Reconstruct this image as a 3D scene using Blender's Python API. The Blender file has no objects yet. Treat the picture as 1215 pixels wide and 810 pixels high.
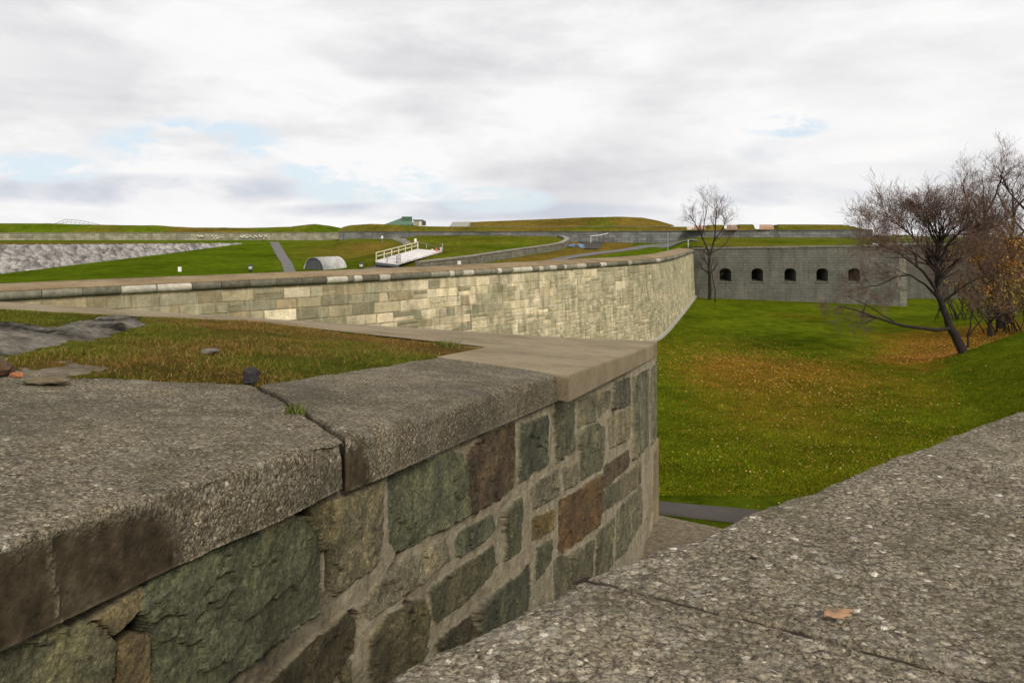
import bpy, math, random
import numpy as np
from mathutils import Vector
random.seed(7)
RNG = np.random.default_rng(11)
scene = bpy.context.scene
COL = scene.collection
F, CX, HY = 945.0, 607.5, 272.0      # focal length, centre column and horizon row of the photograph

def P(px, py, Y):
    return ((px - CX) / F * Y, Y, (HY - py) / F * Y)
def PZ(px, py, Z):
    Y = Z * F / (HY - py)
    return ((px - CX) / F * Y, Y, Z)
def sstep(a, b, x):
    t = np.clip((np.asarray(x, float) - a) / (b - a), 0, 1)
    return t * t * (3 - 2 * t)

# ------------------------------------------------------------------ numpy noise
def _hash(ix, iy, iz, seed):
    h = (ix * 374761393 + iy * 668265263 + iz * 2147483647 + seed * 1274126177) & 0xffffffff
    h = ((h ^ (h >> 13)) * 1274126177) & 0xffffffff
    h = ((h ^ (h >> 16)) * 2246822519) & 0xffffffff
    h = h ^ (h >> 15)
    return (h & 0xffffff) / float(0x1000000)
def vnoise(p, seed=0):
    p = np.asarray(p, float)
    i = np.floor(p).astype(np.int64); f = p - i
    f = f * f * (3 - 2 * f)
    out = 0
    for dx in (0, 1):
        wx = f[..., 0] if dx else 1 - f[..., 0]
        for dy in (0, 1):
            wy = f[..., 1] if dy else 1 - f[..., 1]
            for dz in (0, 1):
                wz = f[..., 2] if dz else 1 - f[..., 2]
                out = out + wx * wy * wz * _hash(i[..., 0] + dx, i[..., 1] + dy, i[..., 2] + dz, seed)
    return out * 2 - 1
def fbm(p, octv=4, seed=0, gain=.5):
    p = np.asarray(p, float); a = 1.; s = 0; t = 0
    for k in range(octv):
        s = s + a * vnoise(p * (2.03 ** k), seed + k * 17); t += a; a *= gain
    return s / t
def worley(p, seed=0):
    p = np.asarray(p, float); i = np.floor(p).astype(np.int64)
    d1 = np.full(p.shape[:-1], 9.); idc = np.zeros(p.shape[:-1])
    for dx in (-1, 0, 1):
        for dy in (-1, 0, 1):
            for dz in (-1, 0, 1):
                c = i + np.array([dx, dy, dz])
                o = np.stack([_hash(c[..., 0], c[..., 1], c[..., 2], seed + k) for k in (1, 2, 3)], -1)
                d = np.sqrt(((c + o - p) ** 2).sum(-1))
                m = d < d1
                d1 = np.where(m, d, d1); idc = np.where(m, o[..., 0], idc)
    return d1, idc
def f2(x, y, sc, octv=3, seed=0):
    x = np.asarray(x, float); y = np.asarray(y, float)
    return fbm(np.stack([x * sc, y * sc, np.zeros_like(x) + seed * 3.7], -1), octv, seed)

# ------------------------------------------------------------------ meshes and tags
def tag(o, label=None, cat=None, group=None, kind=None):
    if label: o['label'] = label
    if cat: o['category'] = cat
    if group: o['group'] = group
    if kind: o['kind'] = kind
    elif cat: o['kind'] = 'thing'
    return o
def empty(name, loc, label, cat, group=None, rz=0):
    o = bpy.data.objects.new(name, None); COL.objects.link(o)
    o.location = loc; o.rotation_euler = (0, 0, rz); o.empty_display_size = .1
    return tag(o, label, cat, group)
def np_mesh(name, V, faces, mats, parent=None, smooth=False, attrs=None, uv=None, mi=None, fsmooth=None):
    """faces: list of int arrays (n,k). attrs: name -> (nv,3|4) colour or (nv,) float. Points are world space; a parent's location is taken off."""
    V = np.asarray(V, float).reshape(-1, 3)
    q_ = parent
    while q_ is not None:
        V = V - np.array(q_.location); q_ = q_.parent
    me = bpy.data.meshes.new(name)
    faces = [np.asarray(f, np.int64) for f in faces if len(f)]
    me.vertices.add(len(V)); me.vertices.foreach_set('co', V.astype(np.float32).ravel())
    nl = sum(f.size for f in faces); npoly = sum(len(f) for f in faces)
    me.loops.add(nl); me.polygons.add(npoly)
    li = np.concatenate([f.ravel() for f in faces])
    tot = np.concatenate([np.full(len(f), f.shape[1]) for f in faces])
    st = np.concatenate([[0], np.cumsum(tot)[:-1]])
    me.loops.foreach_set('vertex_index', li.astype(np.int32))
    me.polygons.foreach_set('loop_start', st.astype(np.int32))
    try: me.polygons.foreach_set('loop_total', tot.astype(np.int32))
    except Exception: pass
    if mi is not None: me.polygons.foreach_set('material_index', np.asarray(mi, np.int32))
    if fsmooth is not None: me.polygons.foreach_set('use_smooth', np.asarray(fsmooth, bool))
    else: me.polygons.foreach_set('use_smooth', np.full(npoly, smooth))
    if uv is not None:
        l = me.uv_layers.new(name='UVMap')
        l.data.foreach_set('uv', np.asarray(uv, np.float32)[li].ravel())
    for k, a in (attrs or {}).items():
        a = np.asarray(a, np.float32)
        if a.ndim == 1:
            at = me.attributes.new(k, 'FLOAT', 'POINT'); at.data.foreach_set('value', a)
        else:
            if a.shape[1] == 3: a = np.concatenate([a, np.ones((len(a), 1), np.float32)], 1)
            at = me.color_attributes.new(k, 'FLOAT_COLOR', 'POINT'); at.data.foreach_set('color', a.ravel())
    me.update(calc_edges=True); me.validate()
    o = bpy.data.objects.new(name, me); COL.objects.link(o)
    for m in (mats if isinstance(mats, (list, tuple)) else [mats]): me.materials.append(m)
    if parent is not None: o.parent = parent
    return o
def grid_faces(nu, nv, off=0, flip=False):
    a = np.arange(nu * nv).reshape(nu, nv) + off
    q = np.stack([a[:-1, :-1], a[1:, :-1], a[1:, 1:], a[:-1, 1:]], -1).reshape(-1, 4)
    return q[:, ::-1] if flip else q

class MB:
    """collects small shapes into one mesh"""
    def __init__(s): s.v = []; s.q = []; s.t = []; s.c = []; s.n = 0; s.ng = []
    def add(s, vs, quads=(), tris=(), col=(1, 1, 1), ngons=()):
        o = s.n; s.v += [tuple(p) for p in vs]; s.n += len(vs)
        s.q += [[o + i for i in f] for f in quads]; s.t += [[o + i for i in f] for f in tris]
        s.ng += [[o + i for i in f] for f in ngons]
        s.c += [col] * len(vs)
    def hexa(s, b, t, col=(1, 1, 1)):
        """b, t: four bottom and four top points, counter-clockwise from above"""
        s.add(list(b) + list(t), [(3, 2, 1, 0), (4, 5, 6, 7)] + [(i, (i + 1) % 4, 4 + (i + 1) % 4, 4 + i) for i in range(4)], col=col)
    def box(s, c, size, rz=0, col=(1, 1, 1), bev=0):
        x, y, z = c; a, b, h = size[0] / 2, size[1] / 2, size[2] / 2
        cs, sn = math.cos(rz), math.sin(rz)
        R = lambda p, q: (x + p * cs - q * sn, y + p * sn + q * cs)
        if bev <= 0:
            bt = [R(-a, -b) + (z - h,), R(a, -b) + (z - h,), R(a, b) + (z - h,), R(-a, b) + (z - h,)]
            tp = [p[:2] + (z + h,) for p in bt]
            s.hexa(bt, tp, col); return
        k = bev
        oct_ = [(-a + k, -b), (a - k, -b), (a, -b + k), (a, b - k), (a - k, b), (-a + k, b), (-a, b - k), (-a, -b + k)]
        ins = [(p * (1 - k / a), q * (1 - k / b)) for p, q in oct_]
        rings = [[R(p, q) + (z - h,) for p, q in ins], [R(p, q) + (z - h + k,) for p, q in oct_], [R(p, q) + (z + h - k,) for p, q in oct_], [R(p, q) + (z + h,) for p, q in ins]]
        vs = sum(rings, []); qs = []
        for r in range(3):
            for i in range(8): qs.append((r * 8 + i, r * 8 + (i + 1) % 8, (r + 1) * 8 + (i + 1) % 8, (r + 1) * 8 + i))
        s.add(vs, qs, col=col, ngons=[tuple(range(7, -1, -1)), tuple(range(24, 32))])
    def tube(s, pts, rad, n=6, col=(1, 1, 1), cap=True):
        pts = [Vector(p) for p in pts]
        if not hasattr(rad, '__len__'): rad = [rad] * len(pts)
        up = Vector((0, 0, 1)); vs = []; qs = []
        d0 = (pts[1] - pts[0]).normalized()
        ref = up if abs(d0.z) < .9 else Vector((1, 0, 0))
        for i, p in enumerate(pts):
            d = (pts[min(i + 1, len(pts) - 1)] - pts[max(i - 1, 0)]).normalized()
            a = d.cross(ref)
            if a.length < 1e-4: a = d.cross(Vector((0, 1, 0)))
            a.normalize(); b = a.cross(d)
            for k in range(n):
                t = 2 * math.pi * k / n
                vs.append(p + (a * math.cos(t) + b * math.sin(t)) * rad[i])
        for i in range(len(pts) - 1):
            for k in range(n):
                qs.append((i * n + k, i * n + (k + 1) % n, (i + 1) * n + (k + 1) % n, (i + 1) * n + k))
        ng = [tuple(range(n - 1, -1, -1)), tuple(range((len(pts) - 1) * n, len(pts) * n))] if cap and n > 3 else []
        s.add(vs, qs, col=col, ngons=ng)
    def build(s, name, mat, parent=None, smooth=False):
        fs = []
        if s.q: fs.append(np.array(s.q))
        if s.t: fs.append(np.array(s.t))
        by = {}
        for g in s.ng: by.setdefault(len(g), []).append(g)
        fs += [np.array(g) for g in by.values()]
        return np_mesh(name, s.v, fs, mat, parent, smooth, {'tint': np.array(s.c)})

# ------------------------------------------------------------------ materials
class NT:
    def __init__(s, nt): s.nt = nt
    def __call__(s, t, ins=None, **props):
        n = s.nt.nodes.new('ShaderNode' + t)
        for k, v in props.items(): setattr(n, k, v)
        for k, v in (ins or {}).items():
            sk = n.inputs[k]
            if isinstance(v, bpy.types.NodeSocket): s.nt.links.new(v, sk)
            else: sk.default_value = v
        return n
    def mix(s, f, a, b, mode='MIX'):
        n = s('Mix', data_type='RGBA', blend_type=mode)
        for i, v in ((0, f), (6, a), (7, b)):
            if isinstance(v, bpy.types.NodeSocket): s.nt.links.new(v, n.inputs[i])
            else: n.inputs[i].default_value = v if i == 0 else (tuple(v) + (1,))[:4]
        return n.outputs[2]
    def math(s, op, a, b=0., c=None, clamp=False):
        n = s('Math', operation=op, use_clamp=clamp)
        for i, v in enumerate((a, b) + ((c,) if c is not None else ())):
            if isinstance(v, bpy.types.NodeSocket): s.nt.links.new(v, n.inputs[i])
            else: n.inputs[i].default_value = v
        return n.outputs[0]
    def ramp(s, f, stops, interp='LINEAR'):
        n = s('ValToRGB'); s.nt.links.new(f, n.inputs[0]); r = n.color_ramp; r.interpolation = interp
        while len(r.elements) > 1: r.elements.remove(r.elements[-1])
        for i, (p, c) in enumerate(stops):
            e = r.elements[0] if i == 0 else r.elements.new(p)
            e.position = p
            e.color = (tuple(c) + (1,))[:4] if hasattr(c, '__len__') else (c, c, c, 1)
        return n.outputs[0]
    def noise(s, vec, scale, detail=4, rough=.55, dist=0.):
        return s('TexNoise', {'Vector': vec, 'Scale': scale, 'Detail': detail, 'Roughness': rough, 'Distortion': dist}).outputs['Fac']
    def mapping(s, vec, scale=(1, 1, 1), loc=(0, 0, 0), rot=(0, 0, 0)):
        return s('Mapping', {'Vector': vec, 'Scale': scale, 'Location': loc, 'Rotation': rot}).outputs[0]
def material(name, fn, rough=.9, spec=.25):
    m = bpy.data.materials.new(name); m.use_nodes = True
    nt = m.node_tree; b = nt.nodes['Principled BSDF']
    b.inputs['Roughness'].default_value = rough; b.inputs['Specular IOR Level'].default_value = spec
    N = NT(nt); co = N('TexCoord')
    col, hgt, dist = fn(N, co)[:3]
    if isinstance(col, bpy.types.NodeSocket): nt.links.new(col, b.inputs['Base Color'])
    else: b.inputs['Base Color'].default_value = tuple(col) + (1,)
    if hgt is not None:
        bp = N('Bump', {'Height': hgt, 'Distance': dist, 'Strength': 1.0})
        nt.links.new(bp.outputs[0], b.inputs['Normal'])
    return m
def att(N, name): return N('Attribute', attribute_name=name)

def m_aggregate(N, co, dark=False):
    v = co.outputs['Object']
    w = N.mix(.02, v, N('TexNoise', {'Vector': v, 'Scale': 25., 'Detail': 2.}).outputs['Color'])
    v1 = N('TexVoronoi', {'Vector': w, 'Scale': 62., 'Randomness': 1.})
    v2 = N('TexVoronoi', {'Vector': w, 'Scale': 145., 'Randomness': 1.})
    sep = N('SeparateColor', {0: v1.outputs['Color']}); sep2 = N('SeparateColor', {0: v2.outputs['Color']})
    peb = N.ramp(sep.outputs[0], [(0, (.085, .074, .058)), (.25, (.155, .135, .106)), (.5, (.215, .190, .145)), (.72, (.185, .172, .148)), (.9, (.265, .235, .185)), (.975, (.34, .31, .26)), (1, (.55, .52, .46))])
    sm = N.ramp(sep2.outputs[1], [(0, (.065, .056, .04)), (.5, (.185, .163, .125)), (.95, (.235, .21, .165)), (1, (.42, .39, .33))])
    base = N.mix(N.ramp(sep.outputs[1], [(.40, 0), (.52, 1)]), sm, peb)
    gap = N.ramp(v1.outputs['Distance'], [(.35, 1), (.75, .55)])
    base = N.mix(1., base, gap, 'MULTIPLY')
    base = N.mix(1., base, (1.24, 1.21, 1.13), 'MULTIPLY')
    base = N.mix(1., base, N.ramp(N.noise(v, 120, 4, .8), [(.33, (.42, .41, .39)), (.5, (1, 1, 1)), (.66, (1.55, 1.54, 1.5))]), 'MULTIPLY')
    big = N.noise(v, 1.3, 5, .6); big2 = N.noise(v, 4.5, 4, .65)
    base = N.mix(1., base, N.ramp(big, [(.3, (.66, .63, .57)), (.52, (1, 1, 1)), (.72, (1.26, 1.22, 1.12))]), 'MULTIPLY')
    base = N.mix(N.ramp(big2, [(.46, 0), (.70, .55)]), base, (.085, .074, .040))
    base = N.mix(N.ramp(N.noise(v, 2.1, 5, .7, .4), [(.55, 0), (.7, .45)]), base, (.29, .27, .22))
    base = N.mix(N.ramp(N.noise(v, 8.5, 6, .72, .4), [(.60, 0), (.67, .5)]), base, (.40, .385, .33))
    base = N.mix(N.ramp(N.noise(N.mapping(v, loc=(3, 5, 1)), 2.8, 7, .75, .5), [(.55, 0), (.64, .5)]), base, (.075, .066, .045))
    if dark:
        sp = N('TexVoronoi', {'Vector': w, 'Scale': 105.}); ss_ = N('SeparateColor', {0: sp.outputs['Color']})
        base = N.mix(1., base, N.ramp(N.noise(v, 55, 5, .8), [(.3, (.42, .41, .38)), (.5, (.86, .85, .82)), (.7, (1.3, 1.28, 1.2))]), 'MULTIPLY')
        base = N.mix(N.ramp(ss_.outputs[0], [(.90, 0), (.97, .55)]), base, (.36, .335, .26))
        base = N.mix(N.ramp(N.noise(v, .9, 6, .7, .3), [(.5, 0), (.66, .55)]), base, (.06, .055, .042))
    pt = att(N, 'patch').outputs['Fac']
    sm_n = N.noise(v, 14., 6, .65)
    brown = N.ramp(N.math('ADD', N.math('MULTIPLY', sm_n, .6), N.math('MULTIPLY', N.noise(v, 3., 5, .7), .4)), [(.36, (.022, .017, .010)), (.52, (.062, .048, .029)), (.66, (.12, .098, .064))])
    col = N.mix(pt, base, brown)
    h = N.math('ADD', N.math('MULTIPLY', N.math('SUBTRACT', .8, v1.outputs['Distance']), 1.), N.math('MULTIPLY', N.math('SUBTRACT', .8, v2.outputs['Distance']), .5))
    h = N.math('ADD', h, N.math('MULTIPLY', N.noise(v, 30, 6, .7), .8))
    h = N.math('MULTIPLY', h, N.math('SUBTRACT', 1., N.math('MULTIPLY', pt, .75)))
    return col, h, .007
M_AGG = material('aggregate_concrete', m_aggregate, .95, .1)
M_AGG2 = material('weathered_aggregate', lambda N, co: m_aggregate(N, co, True), .95, .1)

def m_cap(N, co):
    v = co.outputs['Object']
    a = N.noise(v, .9, 6, .6); b = N.noise(v, 22, 6, .7)
    c = N.ramp(a, [(.3, (.18, .142, .088)), (.5, (.26, .21, .135)), (.7, (.31, .257, .17))])
    c = N.mix(1., c, N.ramp(b, [(.25, (.72, .72, .70)), (.5, (1, 1, 1)), (.8, (1.12, 1.12, 1.1))]), 'MULTIPLY')
    c = N.mix(N.ramp(N.noise(N.mapping(v, (1, 1, .2)), 3.2, 6, .7, .5), [(.55, 0), (.72, .5)]), c, (.13, .12, .09))
    c = N.mix(N.ramp(N.noise(v, 6.5, 7, .78, .3), [(.57, 0), (.66, .55)]), c, (.105, .095, .07))
    c = N.mix(N.ramp(N.noise(v, 14, 5, .7), [(.63, 0), (.69, .5)]), c, (.40, .37, .30))
    return c, N.math('ADD', b, N.noise(v, 90, 3)), .006
M_CAP = material('tan_concrete', m_cap, .95, .08)

def m_stone(N, co):
    v = co.outputs['Object']; t = att(N, 'tint').outputs['Color']; mo = att(N, 'mortar').outputs['Fac']
    a = N.noise(v, 3.2, 7, .68, .6); b = N.noise(v, 38, 6, .75); w = N.noise(N.mapping(v, (1, 1, .35), rot=(.3, .2, 0)), 11, 6, .7, 1.2)
    c = N.mix(1., t, N.ramp(a, [(.28, (.38, .38, .34)), (.5, (1, 1, 1)), (.7, (1.85, 1.78, 1.5))]), 'MULTIPLY')
    c = N.mix(1., c, N.ramp(b, [(.3, (.30, .30, .27)), (.5, (1, 1, 1)), (.7, (1.9, 1.85, 1.7))]), 'MULTIPLY')
    c = N.mix(N.ramp(w, [(.55, 0), (.70, .55)]), c, (.055, .048, .032))
    c = N.mix(N.ramp(N.noise(v, 7, 7, .75, .3), [(.62, 0), (.72, .5)]), c, (.27, .255, .20))
    dampn = N.noise(N.mapping(v, (1.3, 1.3, .28)), 1.9, 6, .68, .4)
    fine = N.noise(v, 95, 4, .8)
    c = N.mix(1., c, N.ramp(fine, [(.3, (.55, .55, .52)), (.5, (1, 1, 1)), (.72, (1.55, 1.5, 1.38))]), 'MULTIPLY')
    c = N.mix(N.ramp(N.noise(v, 1.7, 6, .7, .5), [(.52, 0), (.68, .5)]), c, (.09, .085, .05))
    mc = N.ramp(N.noise(v, 9, 7, .7), [(.3, (.20, .165, .105)), (.5, (.34, .295, .20)), (.72, (.46, .41, .31))])
    mc = N.mix(1., mc, N.ramp(b, [(.25, (.65, .65, .62)), (.55, (1, 1, 1))]), 'MULTIPLY')
    c = N.mix(mo, c, mc)
    c = N.mix(N.ramp(dampn, [(.5, 0), (.64, .6)]), c, N.mix(1., c, (.42, .40, .34), 'MULTIPLY'))
    h = N.math('ADD', N.math('MULTIPLY', N.noise(v, 9, 6, .7, .5), 1.8), N.math('ADD', N.math('MULTIPLY', b, .7), N.math('MULTIPLY', fine, .35)))
    return c, h, .016
M_STONE = material('rubble_masonry', m_stone, .85, .3)

U480, U560 = 40., 44.5
def m_block(N, co):
    """rampart ashlar: the tint of each block plus rain streaks and lichen laid on in wall coordinates"""
    uv = co.outputs['UV']; v = co.outputs['Object']; t = att(N, 'tint').outputs['Color']
    a = N.noise(v, 2.6, 6, .7); b = N.noise(v, 13, 5, .75)
    c = N.mix(1., t, N.ramp(a, [(.25, (.62, .62, .56)), (.5, (1, 1, 1)), (.75, (1.3, 1.28, 1.22))]), 'MULTIPLY')
    c = N.mix(1., c, N.ramp(b, [(.25, (.68, .68, .64)), (.5, (1, 1, 1)), (.8, (1.2, 1.2, 1.17))]), 'MULTIPLY')
    st = N.noise(N.mapping(uv, (1.9, .22, 1)), 1.6, 6, .72); st2 = N.noise(N.mapping(uv, (3.1, .25, 1), loc=(7, 3, 0)), 1.5, 6, .74)
    gate = N('MapRange', {'Value': N('SeparateXYZ', {0: uv}).outputs[0], 'From Min': U480, 'From Max': U560, 'To Min': .35, 'To Max': 1.}).outputs[0]
    c = N.mix(N.math('MULTIPLY', gate, N.ramp(st, [(.5, 0), (.64, .72)])), c, (.125, .12, .075))
    c = N.mix(N.math('MULTIPLY', gate, N.ramp(st2, [(.53, 0), (.66, .75)])), c, (.60, .545, .41))
    c = N.mix(N.ramp(N.noise(v, .45, 6, .75), [(.5, 0), (.64, .6)]), c, (.15, .15, .09))
    c = N.mix(N.ramp(N.noise(v, 1.1, 7, .8, .5), [(.56, 0), (.66, .5)]), c, (.56, .52, .42))
    c = N.mix(1., c, (1.21, 1.17, 1.09), 'MULTIPLY')
    return c, N.math('ADD', a, b), .02
M_BLOCK = material('rampart_ashlar', m_block, .9, .2)

def brickmat(name, c1, c2, mortar, bw, bh, streak=(.04, .04, .03), light=(.3, .29, .25), ms=.012, sa=.6):
    def fn(N, co):
        uv = co.outputs['UV']; v = co.outputs['Object']
        br = N('TexBrick', {'Vector': uv, 'Color1': c1 + (1,), 'Color2': c2 + (1,), 'Mortar': mortar + (1,), 'Scale': 1., 'Mortar Size': ms, 'Mortar Smooth': .3, 'Brick Width': bw, 'Row Height': bh, 'Bias': 0.}, offset=.43, squash=.8, squash_frequency=3)
        a = N.noise(v, .55, 6, .65); b = N.noise(v, 6, 6, .75)
        c = N.mix(1., br.outputs['Color'], N.ramp(a, [(.3, (.7, .7, .66)), (.5, (1, 1, 1)), (.7, (1.3, 1.28, 1.22))]), 'MULTIPLY')
        c = N.mix(1., c, N.ramp(b, [(.25, (.6, .6, .57)), (.5, (1, 1, 1)), (.8, (1.35, 1.33, 1.3))]), 'MULTIPLY')
        st = N.noise(N.mapping(uv, (1.2, .12, 1)), 1.7, 6, .7); st2 = N.noise(N.mapping(uv, (2.3, .18, 1), loc=(4, 9, 0)), 1.4, 6, .72)
        c = N.mix(N.ramp(st, [(.5, 0), (.68, sa)]), c, streak)
        c = N.mix(N.ramp(st2, [(.6, 0), (.74, .5)]), c, light)
        return c, N.math('ADD', N.math('MULTIPLY', br.outputs['Fac'], -1.), N.math('MULTIPLY', b, .8)), .03
    return material(name, fn, .92, .15)
M_DARKWALL = brickmat('grey_ashlar', (.112, .111, .096), (.128, .127, .111), (.108, .107, .094), .62, .26, (.062, .061, .053), (.24, .236, .21), ms=.009)
M_FARWALL = brickmat('weathered_ashlar', (.36, .335, .25), (.21, .21, .155), (.26, .24, .18), 1.1, .4, (.10, .105, .06), (.5, .45, .33))
M_BASTION = brickmat('blue_grey_ashlar', (.12, .125, .12), (.19, .195, .19), (.1, .1, .095), 1.2, .42, (.06, .063, .06), (.27, .27, .26))
M_LOWWALL = brickmat('low_wall_stone', (.22, .205, .16), (.15, .145, .11), (.13, .125, .1), .7, .3, (.08, .08, .06), (.4, .37, .3))

def tintmat(name, nscale=6., var=.35, rough=.9, bump=.01, spec=.2):
    def fn(N, co):
        v = co.outputs['Object']; t = att(N, 'tint').outputs['Color']
        a = N.noise(v, nscale, 6, .7)
        return N.mix(1., t, N.ramp(a, [(.25, (1 - var,) * 3), (.5, (1, 1, 1)), (.75, (1 + var,) * 3)]), 'MULTIPLY'), a, bump
    return material(name, fn, rough, spec)
M_TINT = tintmat('weathered_paint', 2.2, .45)
M_CORDON = tintmat('cordon_stone', 5., .5, .9, .03)
M_ROCK = tintmat('rock', 9., .6, .97, .03, .04)
M_LEAF = tintmat('dry_leaf', 20., .3, .75, .0005)
M_METAL = tintmat('painted_metal', 12., .15, .5, .001, .4)

def m_coping(N, co):
    v = co.outputs['Object']
    a = N.noise(v, .5, 6, .65); b = N.noise(v, 5, 6, .75)
    c = N.ramp(a, [(.3, (.17, .12, .068)), (.5, (.26, .195, .115)), (.7, (.31, .24, .15))])
    c = N.mix(1., c, N.ramp(b, [(.25, (.6, .6, .56)), (.5, (1, 1, 1)), (.8, (1.2, 1.2, 1.15))]), 'MULTIPLY')
    return c, b, .02
M_COPING = material('mortared_coping', m_coping, .97, .05)

def grassmat(name, greens, dries, sc=1., bump=.05):
    def fn(N, co):
        v = co.outputs['Object']; d = att(N, 'dry').outputs['Fac']
        a = N.noise(v, .35 * sc, 6, .65); b = N.noise(v, 5 * sc, 6, .8); f = N.noise(v, 30 * sc, 5, .8)
        g = N.ramp(b, [(.25, greens[0]), (.5, greens[1]), (.75, greens[2])])
        e = N.ramp(b, [(.25, dries[0]), (.5, dries[1]), (.75, dries[2])])
        m = N.math('ADD', d, N.math('MULTIPLY', N.math('SUBTRACT', a, .5), .9))
        m = N.math('ADD', m, N.math('MULTIPLY', N.math('SUBTRACT', b, .5), .8))
        c = N.mix(N.ramp(m, [(.2, 0), (.8, 1)]), g, e)
        c = N.mix(1., c, N.ramp(N.noise(v, .11 * sc + .04, 6, .7), [(.34, (.62, .66, .6)), (.5, (1, 1, 1)), (.66, (1.28, 1.2, 1.15))]), 'MULTIPLY')
        c = N.mix(1., c, N.ramp(N.noise(v, 1.1 * sc + .1, 5, .75), [(.3, (.7, .72, .7)), (.5, (1, 1, 1)), (.7, (1.25, 1.2, 1.1))]), 'MULTIPLY')
        c = N.mix(1., c, N.ramp(N.noise(N.mapping(v, (2.2, .5, 1.), rot=(0, 0, .3)), .8, 5, .7), [(.35, (.8, .82, .8)), (.5, (1, 1, 1)), (.65, (1.18, 1.14, 1.05))]), 'MULTIPLY')
        c = N.mix(1., c, N.ramp(f, [(.25, (.5, .5, .5)), (.5, (1, 1, 1)), (.8, (1.4, 1.4, 1.3))]), 'MULTIPLY')
        return c, N.math('ADD', b, f), bump
    return material(name, fn, .97, .0)
M_LAWN = grassmat('ditch_turf', ((.068, .095, .005), (.10, .135, .007), (.14, .165, .010)), ((.13, .115, .010), (.19, .125, .014), (.25, .14, .018)), 1., .08)
M_FARLAWN = grassmat('far_turf', ((.062, .10, .005), (.092, .138, .007), (.125, .165, .010)), ((.13, .11, .015), (.165, .118, .024), (.20, .14, .032)), .4, .15)
M_TERRACE = grassmat('terrace_turf', ((.07, .085, .014), (.115, .125, .02), (.15, .15, .03)), ((.10, .062, .022), (.165, .10, .034), (.23, .15, .055)), 3., .05)

def m_blade(N, co):
    return att(N, 'tint').outputs['Color'], None, 0
M_BLADE = material('grass_blade', m_blade, .9, .0)

def m_asphalt(N, co):
    v = co.outputs['Object']
    a = N.noise(v, .8, 5, .6); b = N.noise(v, 45, 5, .8)
    c = N.ramp(a, [(.3, (.058, .053, .047)), (.7, (.095, .087, .077))])
    return N.mix(1., c, N.ramp(b, [(.25, (.6, .6, .6)), (.5, (1, 1, 1)), (.8, (1.6, 1.55, 1.5))]), 'MULTIPLY'), b, .006
M_ASPHALT = material('asphalt', m_asphalt, .97, .03)
def m_road(N, co):
    v = co.outputs['Object']; a = N.noise(v, 1.2, 6, .75)
    return N.ramp(a, [(.3, (.11, .105, .10)), (.7, (.20, .19, .18))]), a, .02
M_ROAD = material('gravel_road', m_road, .97, .05)
def m_bark(N, co):
    v = co.outputs['Object']
    a = N.noise(N.mapping(v, (1, 1, .2)), 16, 6, .75)
    return N.ramp(a, [(.3, (.012, .009, .0075)), (.55, (.028, .022, .018)), (.75, (.055, .045, .037))]), a, .03
M_BARK = material('bark', m_bark)
def m_twig(N, co):
    a = N.noise(co.outputs['Object'], 2.5, 3)
    return N.ramp(a, [(.3, (.08, .05, .038)), (.7, (.16, .10, .075))]), None, 0
M_TWIG = material('twig', m_twig)
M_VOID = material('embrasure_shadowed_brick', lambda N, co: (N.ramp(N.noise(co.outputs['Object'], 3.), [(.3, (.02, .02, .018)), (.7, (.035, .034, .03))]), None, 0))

# ------------------------------------------------------------------ world, sun, camera
w = bpy.data.worlds.new('World'); scene.world = w; w.use_nodes = True
SUN_DIR = Vector((.30, -.78, .56)).normalized()       # towards the sun: behind the camera, to the right
N = NT(w.node_tree); bg = w.node_tree.nodes['Background']
sky = N('TexSky', sky_type='NISHITA', sun_disc=False, sun_elevation=math.asin(SUN_DIR.z), sun_rotation=math.atan2(SUN_DIR.x, SUN_DIR.y), altitude=80.)
g = N('TexCoord').outputs['Generated']
sx = N('SeparateXYZ', {0: g})
wv = N.mapping(g, (1., 1., 2.4))
n1 = N.noise(wv, 3.9, 5, .5, .3)
n2 = N.noise(N.mapping(g, (1., 1., 2.2), loc=(4.3, 1.2, .3)), 2.6, 5, .5, .2)
n3 = N.noise(N.mapping(g, (1., 1., 2.9), loc=(1.4, 2.2, 0)), 13., 6, .58, .2)
az = N.math('DIVIDE', sx.outputs[0], N.math('MAXIMUM', sx.outputs[1], .05)); el = N.math('DIVIDE', sx.outputs[2], N.math('MAXIMUM', sx.outputs[1], .05))
def blob(px, py, rx, ry):
    a = N.math('DIVIDE', N.math('SUBTRACT', az, (px - CX) / F), rx / F); e = N.math('DIVIDE', N.math('SUBTRACT', el, (HY - py) / F), ry / F)
    r = N.math('ADD', N.math('MULTIPLY', a, a), N.math('MULTIPLY', e, e))
    return N.math('SUBTRACT', 1., r, clamp=True)
def total(bl):
    t = bl[0]
    for b in bl[1:]: t = N.math('MAXIMUM', t, b)
    return t
blue = total([blob(225, 170, 130, 34), blob(440, 221, 110, 30), blob(385, 203, 70, 16), blob(30, 200, 110, 22), blob(590, 238, 80, 18), blob(930, 150, 60, 16)])
grey = total([blob(945, 180, 80, 20), blob(925, 230, 150, 17), blob(1085, 206, 80, 14), blob(560, 250, 260, 14), blob(150, 225, 260, 22)])
ncov = N.math('ADD', N.math('MULTIPLY', n1, .74), N.math('MULTIPLY', n3, .26))
hcov = N.math('ADD', N.math('MULTIPLY', N.noise(N.mapping(g, (1., 1., 2.6), loc=(5.1, .7, 0)), 17., 8, .62, .4), .7), N.math('MULTIPLY', n1, .3))
hole = N.math('MULTIPLY', N.ramp(blue, [(0, 0), (.55, 1)]), N.ramp(hcov, [(.46, 1), (.57, 0)]))
gm = N.math('MULTIPLY', N.ramp(grey, [(0, 0), (.6, .9)]), N.ramp(ncov, [(.44, 1.), (.60, .1)]))
shade = N.ramp(n2, [(.34, .84), (.48, .95), (.60, 1.0)])
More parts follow.
